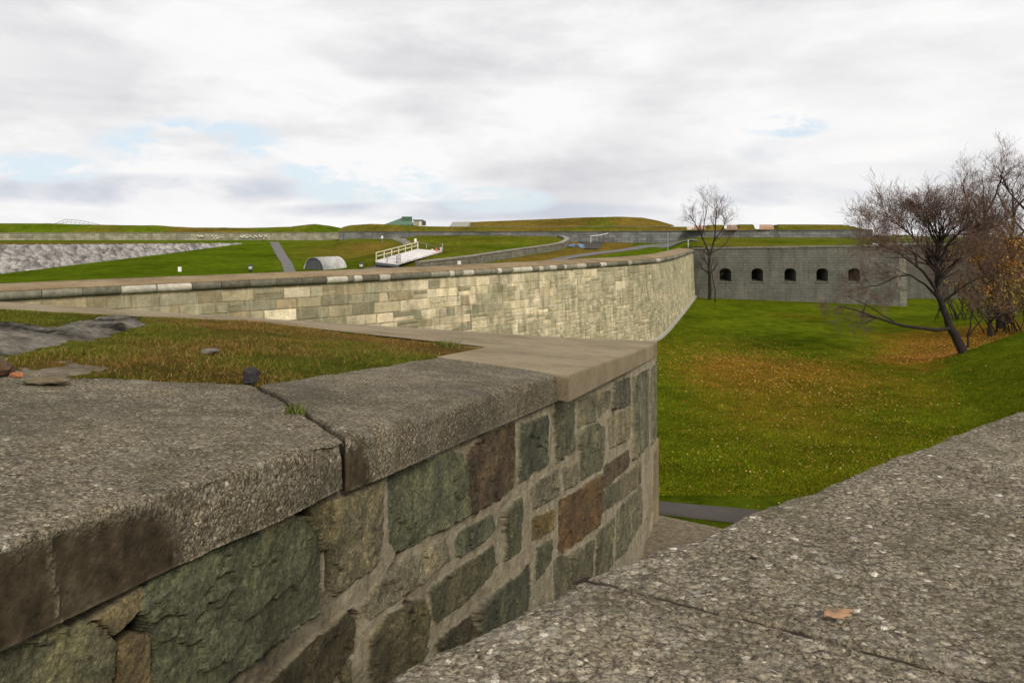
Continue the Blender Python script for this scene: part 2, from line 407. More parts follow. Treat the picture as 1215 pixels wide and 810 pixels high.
tex = N.ramp(ncov, [(.40, .84), (.49, .95), (.57, 1.03)])
band = N.ramp(N.noise(N.mapping(g, (1., 1., 4.2), loc=(2.2, 6.1, 1.)), 4.2, 6, .55, .3), [(.40, .86), (.56, 1.0)])
lum = N.math('MULTIPLY', N.math('MULTIPLY', shade, tex), band)
cl = N.mix(N.ramp(lum, [(.58, 0), (.96, 1)]), (6.1, 6.15, 6.5), (9.7, 9.6, 9.6))
cl = N.mix(gm, cl, (5.9, 6.3, 7.1))
warm = N.math('MULTIPLY', blob(1150, 150, 520, 260), .42)
cl = N.mix(warm, cl, (9.9, 9.8, 9.7))
skyb = N.mix(.75, sky.outputs[0], (7.6, 8.8, 9.9))
skc = N.mix(N.math('MULTIPLY', hole, .92), cl, skyb)
w.node_tree.links.new(skc, bg.inputs['Color']); bg.inputs['Strength'].default_value = .1
sl = bpy.data.lights.new('sun', 'SUN'); sl.energy = 2.6; sl.angle = math.radians(14); sl.color = (1, .90, .76)
so = bpy.data.objects.new('sun', sl); COL.objects.link(so)
so.rotation_euler = (-SUN_DIR).to_track_quat('-Z', 'Y').to_euler()
cam = bpy.data.cameras.new('camera'); cam.sensor_width = 36; cam.lens = F / 1215 * 36
cam.shift_y = -(405 - HY) / 1215; cam.clip_start = .05; cam.clip_end = 8000
co_ = bpy.data.objects.new('camera', cam); COL.objects.link(co_); co_.rotation_euler = (math.pi / 2, 0, 0)
scene.camera = co_
vs = scene.view_settings; vs.view_transform = 'Standard'; vs.look = 'None'; vs.exposure = 0; vs.gamma = 1; vs.use_curve_mapping = False

# ================================================================== the foreground wall and its terrace
A3 = np.array
Bp = A3(P(405, 518, 3.94)); Dp = A3(P(781, 407, 16.))
ev = (Dp - Bp); LEN = math.hypot(ev[0], ev[1]); SL = ev[2] / LEN; e2 = ev[:2] / LEN; n2d = A3([-e2[1], e2[0]])
CR = .05                                                 # the terrace rises this much per metre away from the face
def plane_z(x, y):
    s = (x - Bp[0]) * e2[0] + (y - Bp[1]) * e2[1]; ww = (x - Bp[0]) * n2d[0] + (y - Bp[1]) * n2d[1]
    return Bp[2] + SL * s + CR * ww
PN = A3([SL * e2[0] + CR * n2d[0], SL * e2[1] + CR * n2d[1], -1.]); PD = PN @ Bp
def PT(px, py, dz=0.):
    d = A3([(px - CX) / F, 1., (HY - py) / F]); t = (PD - dz * PN[2] * 0 + PN @ A3([0, 0, dz])) / (PN @ d)
    return d * t
def face_pt(s, z, off=0.):
    p = Bp[:2] + e2 * s - n2d * off
    return A3([p[0], p[1], z])
def to_face(px, py, inset=.03):
    d = A3([(px - CX) / F, 1., (HY - py) / F]); q = Bp[:2] + n2d * inset
    t = (q @ n2d) / (d[:2] @ n2d); p = d * t
    return (p[:2] - Bp[:2]) @ e2, p[2]

def slab(name, F0, F1, K0, K1, zfun, thick, parent, mat, res=.015, r=.035, rough=1., patch=None, wob=.02, seed=0, label=None, bres=None, rend=.02, taper=1.):
    F0, F1, K0, K1 = [A3(p[:2]) for p in (F0, F1, K0, K1)]
    L = np.linalg.norm(F1 - F0); W0 = np.linalg.norm(K0 - F0); W1 = np.linalg.norm(K1 - F1); Wm = max(W0, W1)
    na = max(12, int(L / res)); bres = bres or res
    a = np.linspace(0, 1, na); a = np.concatenate([[0, .3 * rend / L, .7 * rend / L], a[(a > rend / L) & (a < 1 - rend / L)], [1 - .7 * rend / L, 1 - .3 * rend / L, 1]])
    nf = max(4, int((thick - r) / bres)); prof = [(0., -thick + (thick - r) * i / nf) for i in range(nf)]
    prof += [(r * (1 - math.cos(t)), -r + r * math.sin(t)) for t in np.linspace(0, math.pi / 2, 6)]
    nb = max(4, int((Wm - 2 * r) / bres)); prof += [(r + (Wm - 2 * r) * i / nb, 0.) for i in range(1, nb)]
    prof += [(Wm - r + r * math.sin(t), -r + r * math.cos(t)) for t in np.linspace(0, math.pi / 2, 5)] + [(Wm, -thick)]
    prof = A3(prof); nb = len(prof)
    Fa = F0 + (F1 - F0) * a[:, None]; Ka = K0 + (K1 - K0) * a[:, None]
    fr = prof[:, 0] / Wm
    XY = Fa[:, None] + (Ka - Fa)[:, None] * fr[None, :, None]
    Z = zfun(XY[..., 0], XY[..., 1]) + prof[None, :, 1] * (1 + (taper - 1) * a[:, None])
    V = np.concatenate([XY, Z[..., None]], -1)
    def normals(V):
        du = np.gradient(V, axis=0); dv = np.gradient(V, axis=1)
        n = np.cross(du, dv); n /= np.linalg.norm(n, axis=-1, keepdims=True) + 1e-12
        return n
    n = normals(V)
    if n[na // 2, nb // 2, 2] < 0: n = -n
    edge = np.exp(-((prof[:, 0] - .0) ** 2) / (2 * (1.3 * r) ** 2)) * np.exp(-(np.minimum(prof[:, 1], 0) + r * .4) ** 2 / (2 * (1.2 * r) ** 2))
    ends = np.minimum(a, 1 - a) * L
    q = np.clip(1 - ends / rend, 0, 1); inset = rend * (1 - np.sqrt(1 - q ** 2)) * .8
    d = -inset[:, None] + wob * fbm(V * 1.7, 4, seed) * rough
    d = d - edge[None] * (.006 + .035 * np.clip(fbm(V * 4, 4, seed + 5) + .1, 0, 1)) * rough
    pv = None
    if patch is not None: pv = np.clip(patch(V, prof) , 0, 1)
    k = 1. if pv is None else 1 - pv
    d = d + .006 * rough * fbm(V * 16, 3, seed + 9) * k
    if res < .03:
        wd, wi = worley(V * 55, seed)
        d = d + (.0055 * (np.clip(.75 - wd, 0, 1)) * (wi > .35) - .002) * rough * k
    if pv is not None: d = d - .010 * pv
    V = V + n * d[..., None]
    fs = [grid_faces(len(a), nb)]
    Vf = V.reshape(-1, 3); 
    attrs = {'patch': np.zeros(len(Vf)) if pv is None else pv.ravel()}
    caps = A3([[i for i in range(nb)], [(len(a) - 1) * nb + i for i in range(nb)][::-1]])
    bot = A3([[i * nb for i in range(len(a))] + [i * nb + nb - 1 for i in range(len(a) - 1, -1, -1)]])
    o = np_mesh(name, Vf, fs + [caps, bot], mat, parent, attrs=attrs, fsmooth=[True] * len(fs[0]) + [False] * 3)
    if label: o['label'] = label
    return o

wallL = empty('retaining_wall', tuple(face_pt(0, -5.7)), 'near rubble stone wall topped by thick pebbly coping slabs and a pale concrete corner', 'stone wall')
# coping slabs: corners read off the terrace plane
def px_of(V): return CX + F * V[..., 0] / V[..., 1], HY - F * V[..., 2] / V[..., 1]
def patch1(V, prof):
    x, y = px_of(V)
    top = np.interp(x, [-200, 0, 62, 70, 110, 140, 175, 215, 232], [660, 648, 645, 632, 622, 612, 609, 621, 660])
    f = (prof[:, 0] < .006)[None] * 1.
    nz = fbm(V * 9, 5, 3, .65) * 34
    m = f * sstep(-20, 24, y - top + nz) * sstep(20, -30, x - 228 - (660 - y) * -.1 + nz)
    vein = np.abs(x - 66 - (y - 640) * .08 + fbm(V * 30, 3, 4) * 6) < 1.6
    return m * (1 - .8 * (vein & (y > 632) & (y < 740)))
def patch2(V, prof):
    x, y = px_of(V); f = (prof[:, 0] < .006)[None] * 1.
    nz = fbm(V * 12, 5, 8, .65) * 26
    return f * sstep(4, -6, x - 440 + nz) * sstep(-6, 6, y - 528 + nz)
F_ = lambda s: face_pt(s, 0, .035)
q1_, q2_ = PT(303, 457)[:2], PT(60, 448)[:2]; KB0 = q1_ + (q2_ - q1_) / np.linalg.norm(q2_ - q1_) * 4.4
pJb = PT(303, 455); pC = PT(678, 445); pCb = PT(518, 423)
sC = (pC[:2] - Bp[:2]) @ e2
slab('coping_slab', F_(-3.6), F_(-.012), KB0, pJb[:2] + A3([-.012, -.01]), plane_z, .35, wallL, M_AGG2, .013, .065, 1.1, patch1, .03, 3, 'nearest coping slab, with a smooth brown patch on its face', bres=.016, taper=.70)
slab('coping_slab', F_(.012), F_(sC - .008), pJb[:2] + A3([.02, .012]), pCb[:2], plane_z, .27, wallL, M_AGG2, .016, .06, 1., patch2, .022, 5, 'second coping slab, ending at the pale concrete')
# cap: the pale concrete corner and the narrow kerb along the far side of the terrace
pE = PT(-30, 356); pEi = PT(-30, 365.5); pI1 = PT(300, 379.5); pI2 = PT(578, 411.5); pD = A3(list(Dp)); pM = PT(640, 398.5); pDb = PT(779, 404.5)
far_dir = (pE[:2] - Dp[:2]); far_dir = far_dir / np.linalg.norm(far_dir)
def cap_piece(poly_top, thick, name, res=.12, label=None):
    """a slab over any convex outline: bevelled rim, subdivided top, sides"""
    pts = A3([p[:2] for p in poly_top]); c = pts.mean(0)
    pl = []
    for i in range(len(pts)):
        a, b = pts[i], pts[(i + 1) % len(pts)]
        m = max(1, int(np.linalg.norm(b - a) / res))
        pl += [a + (b - a) * k / m for k in range(m)]
    pl = A3(pl); nn = len(pl)
    rings = []; w_ = fbm(np.concatenate([pl * 1.3, np.zeros((nn, 1))], 1), 3, 2) * .012
    dirs = (c - pl) / np.linalg.norm(c - pl, axis=1, keepdims=True)
    for ins, dz in ((0, -thick), (0, -thick * .5), (0, -.035), (.008, -.014), (.03, 0), (.12, .003)):
        q = pl + dirs * (ins + w_[:, None])
        rings.append(np.concatenate([q, (plane_z(q[:, 0], q[:, 1]) + dz)[:, None]], 1))
    for f in (.25, .5, .75, .93):
        q = pl + (c - pl) * f
        rings.append(np.concatenate([q, (plane_z(q[:, 0], q[:, 1]) + .006 * fbm(np.concatenate([q * 2, np.zeros((nn, 1))], 1), 3, 4))[:, None]], 1))
    V = np.concatenate(rings); V = np.concatenate([V, [[c[0], c[1], float(plane_z(c[0], c[1]))]]])
    qs = []
    for r_ in range(len(rings) - 1):
        i = np.arange(nn); j = (i + 1) % nn
        qs.append(np.stack([r_ * nn + i, r_ * nn + j, (r_ + 1) * nn + j, (r_ + 1) * nn + i], 1))
    i = np.arange(nn); tr = np.stack([(len(rings) - 1) * nn + i, (len(rings) - 1) * nn + (i + 1) % nn, np.full(nn, len(V) - 1)], 1)
    bot = A3([list(range(nn))[::-1]])
    return V, [np.concatenate(qs), tr, bot]
v1, f1 = cap_piece([pC[:2] + e2 * .004 + n2d * .03, Dp[:2] + n2d * .022, pDb, pM, pI2[:2] + A3([0, .0]), pCb[:2] + e2 * .01], .27, 'x')
v2, f2_ = cap_piece([pM[:2] - A3([.003, 0]), pE[:2], pEi[:2], pI1[:2], pI2[:2] - A3([.003, 0])], .3, 'x')
o = len(v1)
np_mesh('concrete_cap', np.concatenate([v1, v2]), [f1[0], f2_[0] + o, f1[1], f2_[1] + o, f1[2], f2_[2] + o], M_CAP, wallL)

# face stones traced as polygons in the photograph and carried onto the face plane; (polygon, colour, roughness)
G1 = (.135, .160, .105); G2 = (.105, .125, .085); DK = (.085, .095, .08); BR = (.115, .075, .05); GR = (.18, .175, .13); OL = (.16, .145, .085); RB = (.17, .085, .035); MO = (.22, .215, .18)
STONES = [
 ([(-60, 795), (0, 775), (60, 755), (114, 738), (130, 746), (137, 758), (139, 812), (139, 900), (-80, 940)], (.16, .175, .115)),
 ([(117, 735), (165, 701), (164, 723), (136, 749)], (.24, .20, .12)),
 ([(140, 774), (167, 751), (179, 757), (181, 812), (181, 880), (141, 880)], (.19, .145, .075)),
 ([(170, 697), (180, 685), (217, 667), (275, 644), (346, 617), (367, 616), (388, 651), (387, 722), (328, 764), (286, 795), (256, 818), (238, 880), (184, 880), (181, 805), (179, 752), (170, 728)], (.115, .145, .098)),
 ([(307, 625), (344, 612), (349, 615), (313, 631)], (.3, .27, .2)),
 ([(360, 601), (390, 588), (395, 626), (390, 647), (373, 615)], OL),
 ([(399, 597), (453, 570), (450, 667), (404, 703), (398, 694)], (.20, .19, .135)),
 ([(290, 850), (340, 797), (380, 759), (413, 730), (421, 736), (420, 770), (400, 796), (366, 850)], (.10, .085, .05)),
 ([(372, 850), (404, 801), (418, 786), (422, 850)], (.13, .125, .09)),
 ([(433, 716), (460, 684), (473, 675), (530, 639), (535, 661), (527, 667), (488, 701), (454, 723), (440, 731)], MO),
 ([(543, 640), (548, 632), (584, 612), (587, 626), (581, 635), (549, 659), (543, 656)], (.12, .145, .115)),
 ([(512, 702), (534, 684), (586, 649), (589, 668), (583, 679), (559, 704), (522, 735), (514, 726)], (.10, .105, .07)),
 ([(441, 757), (457, 737), (488, 715), (502, 714), (509, 733), (507, 770), (497, 788), (455, 830), (441, 850)], (.15, .14, .08)),
 ([(520, 761), (561, 732), (565, 752), (530, 795)], (.075, .07, .05)),
 ([(566, 720), (614, 685), (630, 672), (632, 705), (628, 745), (568, 785)], (.085, .10, .088)),
 ([(466, 564), (538, 538), (549, 547), (550, 606), (541, 615), (483, 649), (474, 652), (466, 640)], (.13, .16, .115)),
 ([(554, 542), (569, 521), (612, 504), (610, 575), (603, 584), (560, 607), (556, 607)], (.12, .08, .055)),
 ([(617, 506), (649, 495), (649, 548), (643, 553), (617, 571)], (.09, .112, .095)),
 ([(658, 491), (683, 481), (684, 532), (661, 545)], (.125, .135, .10)),
 ([(632, 580), (660, 558), (664, 585), (634, 602)], MO), ([(669, 557), (684, 551), (684, 572), (671, 578)], MO),
 ([(600, 607), (618, 592), (621, 613), (620, 652), (601, 661)], (.10, .115, .082)),
 ([(634, 617), (657, 607), (655, 625), (634, 642)], (.20, .14, .05)),
 ([(665, 598), (712, 563), (710, 620), (665, 659)], (.19, .10, .045)),
 ([(638, 653), (655, 641), (655, 664), (638, 688)], (.105, .125, .10)),
 ([(688, 513), (707, 502), (719, 509), (717, 554), (690, 566)], (.145, .16, .125)),
 ([(688, 477), (706, 470), (706, 497), (688, 504)], (.17, .165, .13)), ([(709, 468), (724, 464), (724, 479), (711, 493)], (.18, .175, .14)),
 ([(727, 455), (749, 449), (749, 480), (727, 483)], (.11, .115, .10)),
 ([(722, 495), (748, 484), (747, 519), (724, 529)], (.26, .25, .20)),
 ([(717, 556), (746, 534), (746, 551), (717, 579)], (.115, .085, .06)),
 ([(751, 448), (771, 440), (771, 526), (751, 543)], (.145, .16, .13)), ([(773, 438), (780, 434), (778, 519), (773, 526)], (.15, .155, .125)),
 ([(715, 584), (735, 570), (735, 590), (715, 607)], (.14, .15, .12)),
 ([(732, 606), (761, 577), (761, 619), (744, 650), (731, 662)], (.145, .16, .125)),
 ([(708, 634), (728, 614), (727, 668), (708, 690)], (.14, .15, .11)),
 ([(676, 658), (705, 641), (705, 695), (678, 715)], (.13, .135, .105)),
 ([(659, 666), (673, 660), (675, 705), (659, 720)], (.12, .125, .1)),
 ([(738, 568), (760, 549), (760, 572), (738, 590)], (.2, .185, .14)),
]
def in_poly2(x, y, pl):
    ins = np.zeros(np.shape(x), bool)
    for j in range(len(pl)):
        p, q = pl[j], pl[(j + 1) % len(pl)]
        ins ^= ((p[1] > y) != (q[1] > y)) & (x < (q[0] - p[0]) * (y - p[1]) / (q[1] - p[1] + 1e-12) + p[0])
    return ins
S0, S1 = -3.2, LEN
FLOOR = -6.1
Yc = []; y = Bp[1] + e2[1] * S0
s_list = [S0]
while s_list[-1] < S1:
    Yv = max(1.2, Bp[1] + e2[1] * s_list[-1]); s_list.append(s_list[-1] + (.0026 * Yv if Yv > 1.7 else .03))
s_arr = A3(s_list); s_arr[-1] = S1
Ys = np.maximum(1.2, Bp[1] + e2[1] * s_arr)
ztop = Bp[2] + SL * s_arr - np.interp(s_arr, [-3.6, -.02, .02, 99], [.33, .225, .25, .25])
NR, NL = 400, 30
dmax = np.minimum(.26 * Ys + .45, ztop - FLOOR - .3)
tr = np.concatenate([np.linspace(0, 1, NR), 1 + np.linspace(0, 1, NL + 1)[1:]])
zz = np.where(tr[None] <= 1, ztop[:, None] - tr[None] * dmax[:, None], (ztop - dmax)[:, None] + (tr[None] - 1) * (FLOOR - (ztop - dmax))[:, None])
ss = np.repeat(s_arr[:, None], len(tr), 1)
SP = np.stack([ss, zz, np.zeros_like(ss)], -1)
H = np.full(ss.shape, 0.); TI = np.zeros(ss.shape + (3,)); MOR = np.ones(ss.shape)
wx = fbm(SP * 7, 3, 21) * .024 + fbm(SP * 26, 3, 23) * .014; wz_ = fbm(SP * 7, 3, 22) * .024 + fbm(SP * 26, 3, 24) * .014
polys = [([to_face(*p) for p in pl], c) for pl, c in STONES]
# stones of the hidden lower courses, in rows that follow the slope of the coping
rs = random.Random(4)
for row in range(14):
    s = S0 + rs.uniform(0, .4); 
    while s < S1 - .3:
        ln = rs.uniform(.35, .9); h = .34
        zt = lambda q: Bp[2] + SL * q - .30 - row * (h + .05)
        pl = [(s, zt(s)), (s + ln, zt(s + ln)), (s + ln, zt(s + ln) - h), (s, zt(s) - h)]
        c = face_pt(s + ln / 2, zt(s + ln / 2) - h / 2); pxx = CX + F * c[0] / max(c[1], .3); pyy = HY - F * c[2] / max(c[1], .3)
        lowline = np.interp(pxx, [-500, 120, 240, 300, 400, 480, 560, 640, 700, 790], [930, 880, 880, 850, 850, 830, 795, 740, 700, 660])
        if pyy > lowline + 25 or c[1] < 1.7: polys.append((pl, rs.choice([G1, G2, DK, BR, GR, OL, MO])))
        s += ln + .05
for k, (pl, c) in enumerate(polys):
    a = A3(pl); lo = a.min(0) - .1; hi = a.max(0) + .1
    i0, i1 = np.searchsorted(s_arr, [lo[0], hi[0]])
    if i1 - i0 < 1: continue
    sub = slice(max(i0 - 1, 0), i1 + 1)
    x = ss[sub] + wx[sub]; z = zz[sub] + wz_[sub]
    x = ss[sub] + wx[sub] * min(1, (hi[0] - lo[0]) * 1.2); z = zz[sub] + wz_[sub] * min(1, (hi[1] - lo[1]) * 1.2)
    dmin = np.full(x.shape, 9.); ins = np.zeros(x.shape, bool)
    for j in range(len(a)):
        p, q = a[j], a[(j + 1) % len(a)]
        ex, ez = q - p; L2 = ex * ex + ez * ez + 1e-12
        t = np.clip(((x - p[0]) * ex + (z - p[1]) * ez) / L2, 0, 1)
        dmin = np.minimum(dmin, np.hypot(x - p[0] - t * ex, z - p[1] - t * ez))
        cr = ((p[1] > z) != (q[1] > z)) & (x < (q[0] - p[0]) * (z - p[1]) / (q[1] - p[1] + 1e-12) + p[0])
        ins ^= cr
    sz = min(hi[0] - lo[0], hi[1] - lo[1]) - .2
    sd_ = np.where(ins, dmin, -dmin) + min(.028, .011 + .0020 * max(1., Bp[1] + a[:, 0].mean())); ins = sd_ > 0; dmin = np.maximum(sd_, 0)
    rr = min(.018, max(.007, sz * .1)); hh = min(.026, .011 + sz * .04)
    q = np.clip(dmin / rr, 0, 1); prof = np.sqrt(1 - (1 - q) ** 2)
    rr_ = random.Random(k); tilt = (rr_.uniform(-.06, .06), rr_.uniform(-.05, .05)); cen = a.mean(0)
    val = hh * prof * (.8 + rr_.random() * .5) + prof * (tilt[0] * (x - cen[0]) + tilt[1] * (z - cen[1]))
    sl_ = SP[sub] * 1.; rough = .011 * fbm(sl_ * 6 + k * 3.1, 4, 31) + .006 * fbm(sl_ * 26 + k, 3, 33)
    # split scale: broken layers step down across some stones
    layf = fbm(sl_ * A3([2.6, 3.4, 1]) + k * 7.3, 4, 41); lay = (.018 * (layf > .05) + .01 * (layf < -.2)) * (sz > .2)
    val = val + prof * (rough - lay)
    H[sub] = np.where(ins, val, H[sub]); cg = A3(c); cg = (cg * .62 + cg.mean() * A3([1.03, 1.0, .84]) * .38) * A3([1.03, .95, .76]) * .88
    TI[sub] = np.where(ins[..., None], cg * rr_.uniform(.9, 1.12), TI[sub])
    MOR[sub] = np.where(ins, np.clip(1 - dmin / .006, 0, 1) * .8, MOR[sub])
VOIDS = [[(136, 753), (150, 742), (163, 726), (168, 732), (178, 752), (166, 750), (141, 771)], [(104, 741), (117, 734), (133, 748), (137, 759), (128, 746), (113, 738)],
 [(168, 690), (178, 680), (217, 660), (275, 635), (330, 612), (330, 618), (275, 641), (217, 666), (180, 686), (170, 698)], [(345, 606), (366, 598), (372, 612), (356, 612)],
 [(391, 588), (398, 586), (399, 600), (397, 640), (399, 706), (393, 706), (394, 640)], [(423, 728), (428, 734), (425, 775), (408, 796), (424, 850), (418, 850), (402, 798), (420, 770)],
 [(138, 770), (142, 768), (142, 880), (138, 880)], [(166, 733), (171, 728), (181, 752), (182, 800), (178, 800), (177, 756)], [(474, 655), (484, 651), (480, 664), (472, 672), (462, 680)], [(388, 650), (391, 650), (389, 724), (386, 724)],
 [(414, 728), (424, 722), (430, 730), (424, 736)], [(544, 617), (560, 609), (556, 614), (546, 622)], [(487, 702), (492, 700), (487, 714), (480, 718)]]
for pl in VOIDS:
    a = A3([to_face(*p) for p in pl]); lo = a.min(0) - .05; hi = a.max(0) + .05
    i0, i1 = np.searchsorted(s_arr, [lo[0], hi[0]]); sub = slice(max(i0 - 1, 0), i1 + 1)
    x = ss[sub] + wx[sub] * .35; z = zz[sub] + wz_[sub] * .35
    ins = in_poly2(x, z, a)
    H[sub] = np.where(ins, -.085, H[sub]); TI[sub] = np.where(ins[..., None], A3([.014, .012, .009]), TI[sub]); MOR[sub] = np.where(ins, 0., MOR[sub])
mort = .008 * fbm(SP * 4, 3, 51) + .006 * fbm(SP * 22, 3, 52)
# the mortar is missing in the joints of the nearest stones
pxf, pyf = None, None
c3 = np.stack([Bp[0] + e2[0] * ss, Bp[1] + e2[1] * ss, zz], -1); pxf = CX + F * c3[..., 0] / np.maximum(c3[..., 1], .3); pyf = HY - F * c3[..., 2] / np.maximum(c3[..., 1], .3)
deep = sstep(440, 360, pxf) * (.55 + .45 * sstep(-.1, .15, fbm(SP * 4, 3, 59)))
deep = np.maximum(deep, .9 * sstep(.05, .012, ztop[:, None] - zz) * (pxf < 680))  # open crack under the coping, with its shadow line painted dark
deep = np.maximum(deep, .30 * sstep(.1, .45, fbm(SP * A3([1.5, 2.2, 1]), 4, 57)))
H = np.where(MOR > .95, mort - .06 * deep, H)
TI = np.where((MOR > .95)[..., None], A3([.03, .025, .018]), TI)
MOR = np.where((MOR > .95), MOR * (1 - .92 * deep), MOR)
off = -.045 + H
off[:, -1] = -.05
V = np.stack([Bp[0] + e2[0] * ss - n2d[0] * off, Bp[1] + e2[1] * ss - n2d[1] * off, zz], -1)
np_mesh('stonework', V.reshape(-1, 3), [grid_faces(len(s_arr), len(tr), flip=True)], M_STONE, wallL, True, {'tint': TI.reshape(-1, 3), 'mortar': MOR.ravel()})
# the end and far faces of the terrace, and its core
body = MB()
pe = Dp[:2] + n2d * .045; fe = Dp[:2] + far_dir * 20; bk = face_pt(-3.5, 0)[:2] + n2d * .06
def wallquad(a, b, top_dz, n=40):
    pts = [a + (b - a) * i / n for i in range(n + 1)]
    for i in range(n):
        p, q = pts[i], pts[i + 1]
        body.add([(p[0], p[1], FLOOR), (q[0], q[1], FLOOR), (q[0], q[1], float(plane_z(*q)) + top_dz), (p[0], p[1], float(plane_z(*p)) + top_dz)], [(0, 1, 2, 3)], col=(.16, .16, .125))
cor = Dp[:2] - e2 * .012 - n2d * -.03
wallquad(Dp[:2] + n2d * .03 - e2 * .01, fe, -.27)
body.build('side_face', M_ROCK, wallL)
pier = MB()
pa = to_face(763, 535); q0 = A3(face_pt(LEN - .34, 0, .005)); q1 = A3(face_pt(LEN - .02, 0, .012))
zt0 = Bp[2] + SL * LEN - 1.95
pier.hexa([(q0[0], q0[1], FLOOR), (q1[0], q1[1], FLOOR), (q1[0] + n2d[0] * .3, q1[1] + n2d[1] * .3, FLOOR), (q0[0] + n2d[0] * .3, q0[1] + n2d[1] * .3, FLOOR)],
          [(q0[0], q0[1], zt0 + -.15), (q1[0], q1[1], zt0 + .05), (q1[0] + n2d[0] * .3, q1[1] + n2d[1] * .3, zt0 + .05), (q0[0] + n2d[0] * .3, q0[1] + n2d[1] * .3, zt0 - .15)])
pier.build('corner_render', M_CAP, wallL)

# terrace ground
bx = [PT(-30, 366), pI1, pI2, pCb, pJb]
def in_poly(x, y, pl):
    ins = np.zeros(np.shape(x), bool)
    for j in range(len(pl)):
        p, q = pl[j], pl[(j + 1) % len(pl)]
        ins ^= ((p[1] > y) != (q[1] > y)) & (x < (q[0] - p[0]) * (y - p[1]) / (q[1] - p[1] + 1e-12) + p[0])
    return ins
farL = PT(-30, 366)[:2]; farL2 = farL + far_dir * 9
KB = KB0
def dist_seg(x, y, p, q):
    ex, ey = q[0] - p[0], q[1] - p[1]; t = np.clip(((x - p[0]) * ex + (y - p[1]) * ey) / (ex * ex + ey * ey), 0, 1)
    return np.hypot(x - p[0] - t * ex, y - p[1] - t * ey)
GP = [tuple(pI2[:2]), tuple(pI1[:2]), tuple(farL), tuple(farL2), (-14, -2), tuple(KB), tuple(pJb[:2]), tuple(pCb[:2])]
def terr_z(x, y):
    d = np.full(np.shape(x), 9.)
    for p, q in ((GP[0], GP[1]), (GP[1], GP[2]), (GP[2], GP[3]), (GP[5], GP[6]), (GP[6], GP[7]), (GP[7], GP[0])): d = np.minimum(d, dist_seg(x, y, p, q))
    ins = in_poly(x, y, GP)
    up = np.where(ins, sstep(0, .9, d), 0)
    return plane_z(x, y) - .035 + up * (.05 + .05 * f2(x, y, .8, 3, 5)) + .012 * f2(x, y, 5, 3, 6) - np.where(ins, 0, .1 * sstep(0, .12, d))
gx, gy = np.meshgrid(np.linspace(-17.5, 2.6, 300), np.linspace(-2, 15.4, 260), indexing='ij')
gz = terr_z(gx, gy)
def terr_dry(x, y): return .5 + 1.3 * f2(x, y, .5, 4, 8) - .6 * sstep(-3.5, -7, x) - .5 * np.exp(-dist_seg(x, y, GP[6], GP[7]) / .5) + .0 * x
keep = ~((dist_seg(gx, gy, GP[0], GP[0]) < 0))
inside_body = in_poly(gx, gy, [tuple(Dp[:2] + n2d * .08), tuple(Dp[:2] + far_dir * 20), (-18, -2), (-2.6, -2), tuple(F_(-3.5)[:2] + n2d * .08)])
fq = grid_faces(300, 260); ok = inside_body.ravel()[fq].all(1)
oo = np_mesh('grass_terrace', np.stack([gx, gy, gz], -1).reshape(-1, 3), [fq[ok]], M_TERRACE, None, True, {'dry': terr_dry(gx, gy).ravel()})
tag(oo, kind='structure')
# rock outcrop in the grass
def rock_patch(name, pxpoly, hgt, label, cat, col, seed, res=60):
    pl = [PT(px, py)[:2] for px, py in pxpoly]; a = A3(pl); lo, hi = a.min(0) - .05, a.max(0) + .05
    x, y = np.meshgrid(np.linspace(lo[0], hi[0], res * 2), np.linspace(lo[1], hi[1], res * 2), indexing='ij')
    d = np.full(x.shape, 9.)
    for j in range(len(pl)): d = np.minimum(d, dist_seg(x, y, pl[j], pl[(j + 1) % len(pl)]))
    ins = in_poly(x + .12 * f2(x, y, 1.5, 3, seed), y + .12 * f2(x, y, 1.5, 3, seed + 1), pl)
    sd = np.where(ins, d, -d)
    h = sstep(-.02, .3, sd + .1 * f2(x, y, 3, 3, seed)) * hgt * (1 + 1.1 * f2(x, y, 1.6, 3, seed + 2)) + hgt * .9 * np.abs(f2(x, y, 3.2, 4, seed + 3)) + hgt * .55 * f2(x, y, 9, 4, seed + 4) - min(.07, hgt * .5)
    z = terr_z(x, y) + h
    t = np.clip(.5 + 1.2 * f2(x, y, 2.2, 5, seed + 6) + .5 * f2(x, y, 16, 2, seed + 7), 0, 1)[..., None]
    c = A3(col[0]) * (1 - t) + A3(col[1]) * t
    fq = grid_faces(res * 2, res * 2); ok = (sd > -.12).ravel()[fq].any(1)
    oo = np_mesh(name, np.stack([x, y, z], -1).reshape(-1, 3), [fq[ok]], M_ROCK, None, True, {'tint': c.reshape(-1, 3)})
    return tag(oo, label, cat)
ROCK = [(-40, 388), (60, 386), (110, 379), (165, 376), (182, 386), (150, 397), (105, 406), (60, 416), (20, 424), (-40, 432)]
rock_patch('rock_outcrop', ROCK, .06, 'low grey weathered rock outcrop showing through the grass of the terrace', 'rock', ((.02, .017, .014), (.17, .155, .125)), 61, 110)
GRAVEL = [(-40, 438), (30, 434), (90, 431), (125, 437), (90, 444), (-40, 450)]
rock_patch('bare_gravel', GRAVEL, .02, 'bare gritty soil between the rock outcrop and the nearest coping slab', 'bare soil', ((.085, .065, .04), (.17, .145, .105)), 71, 90)

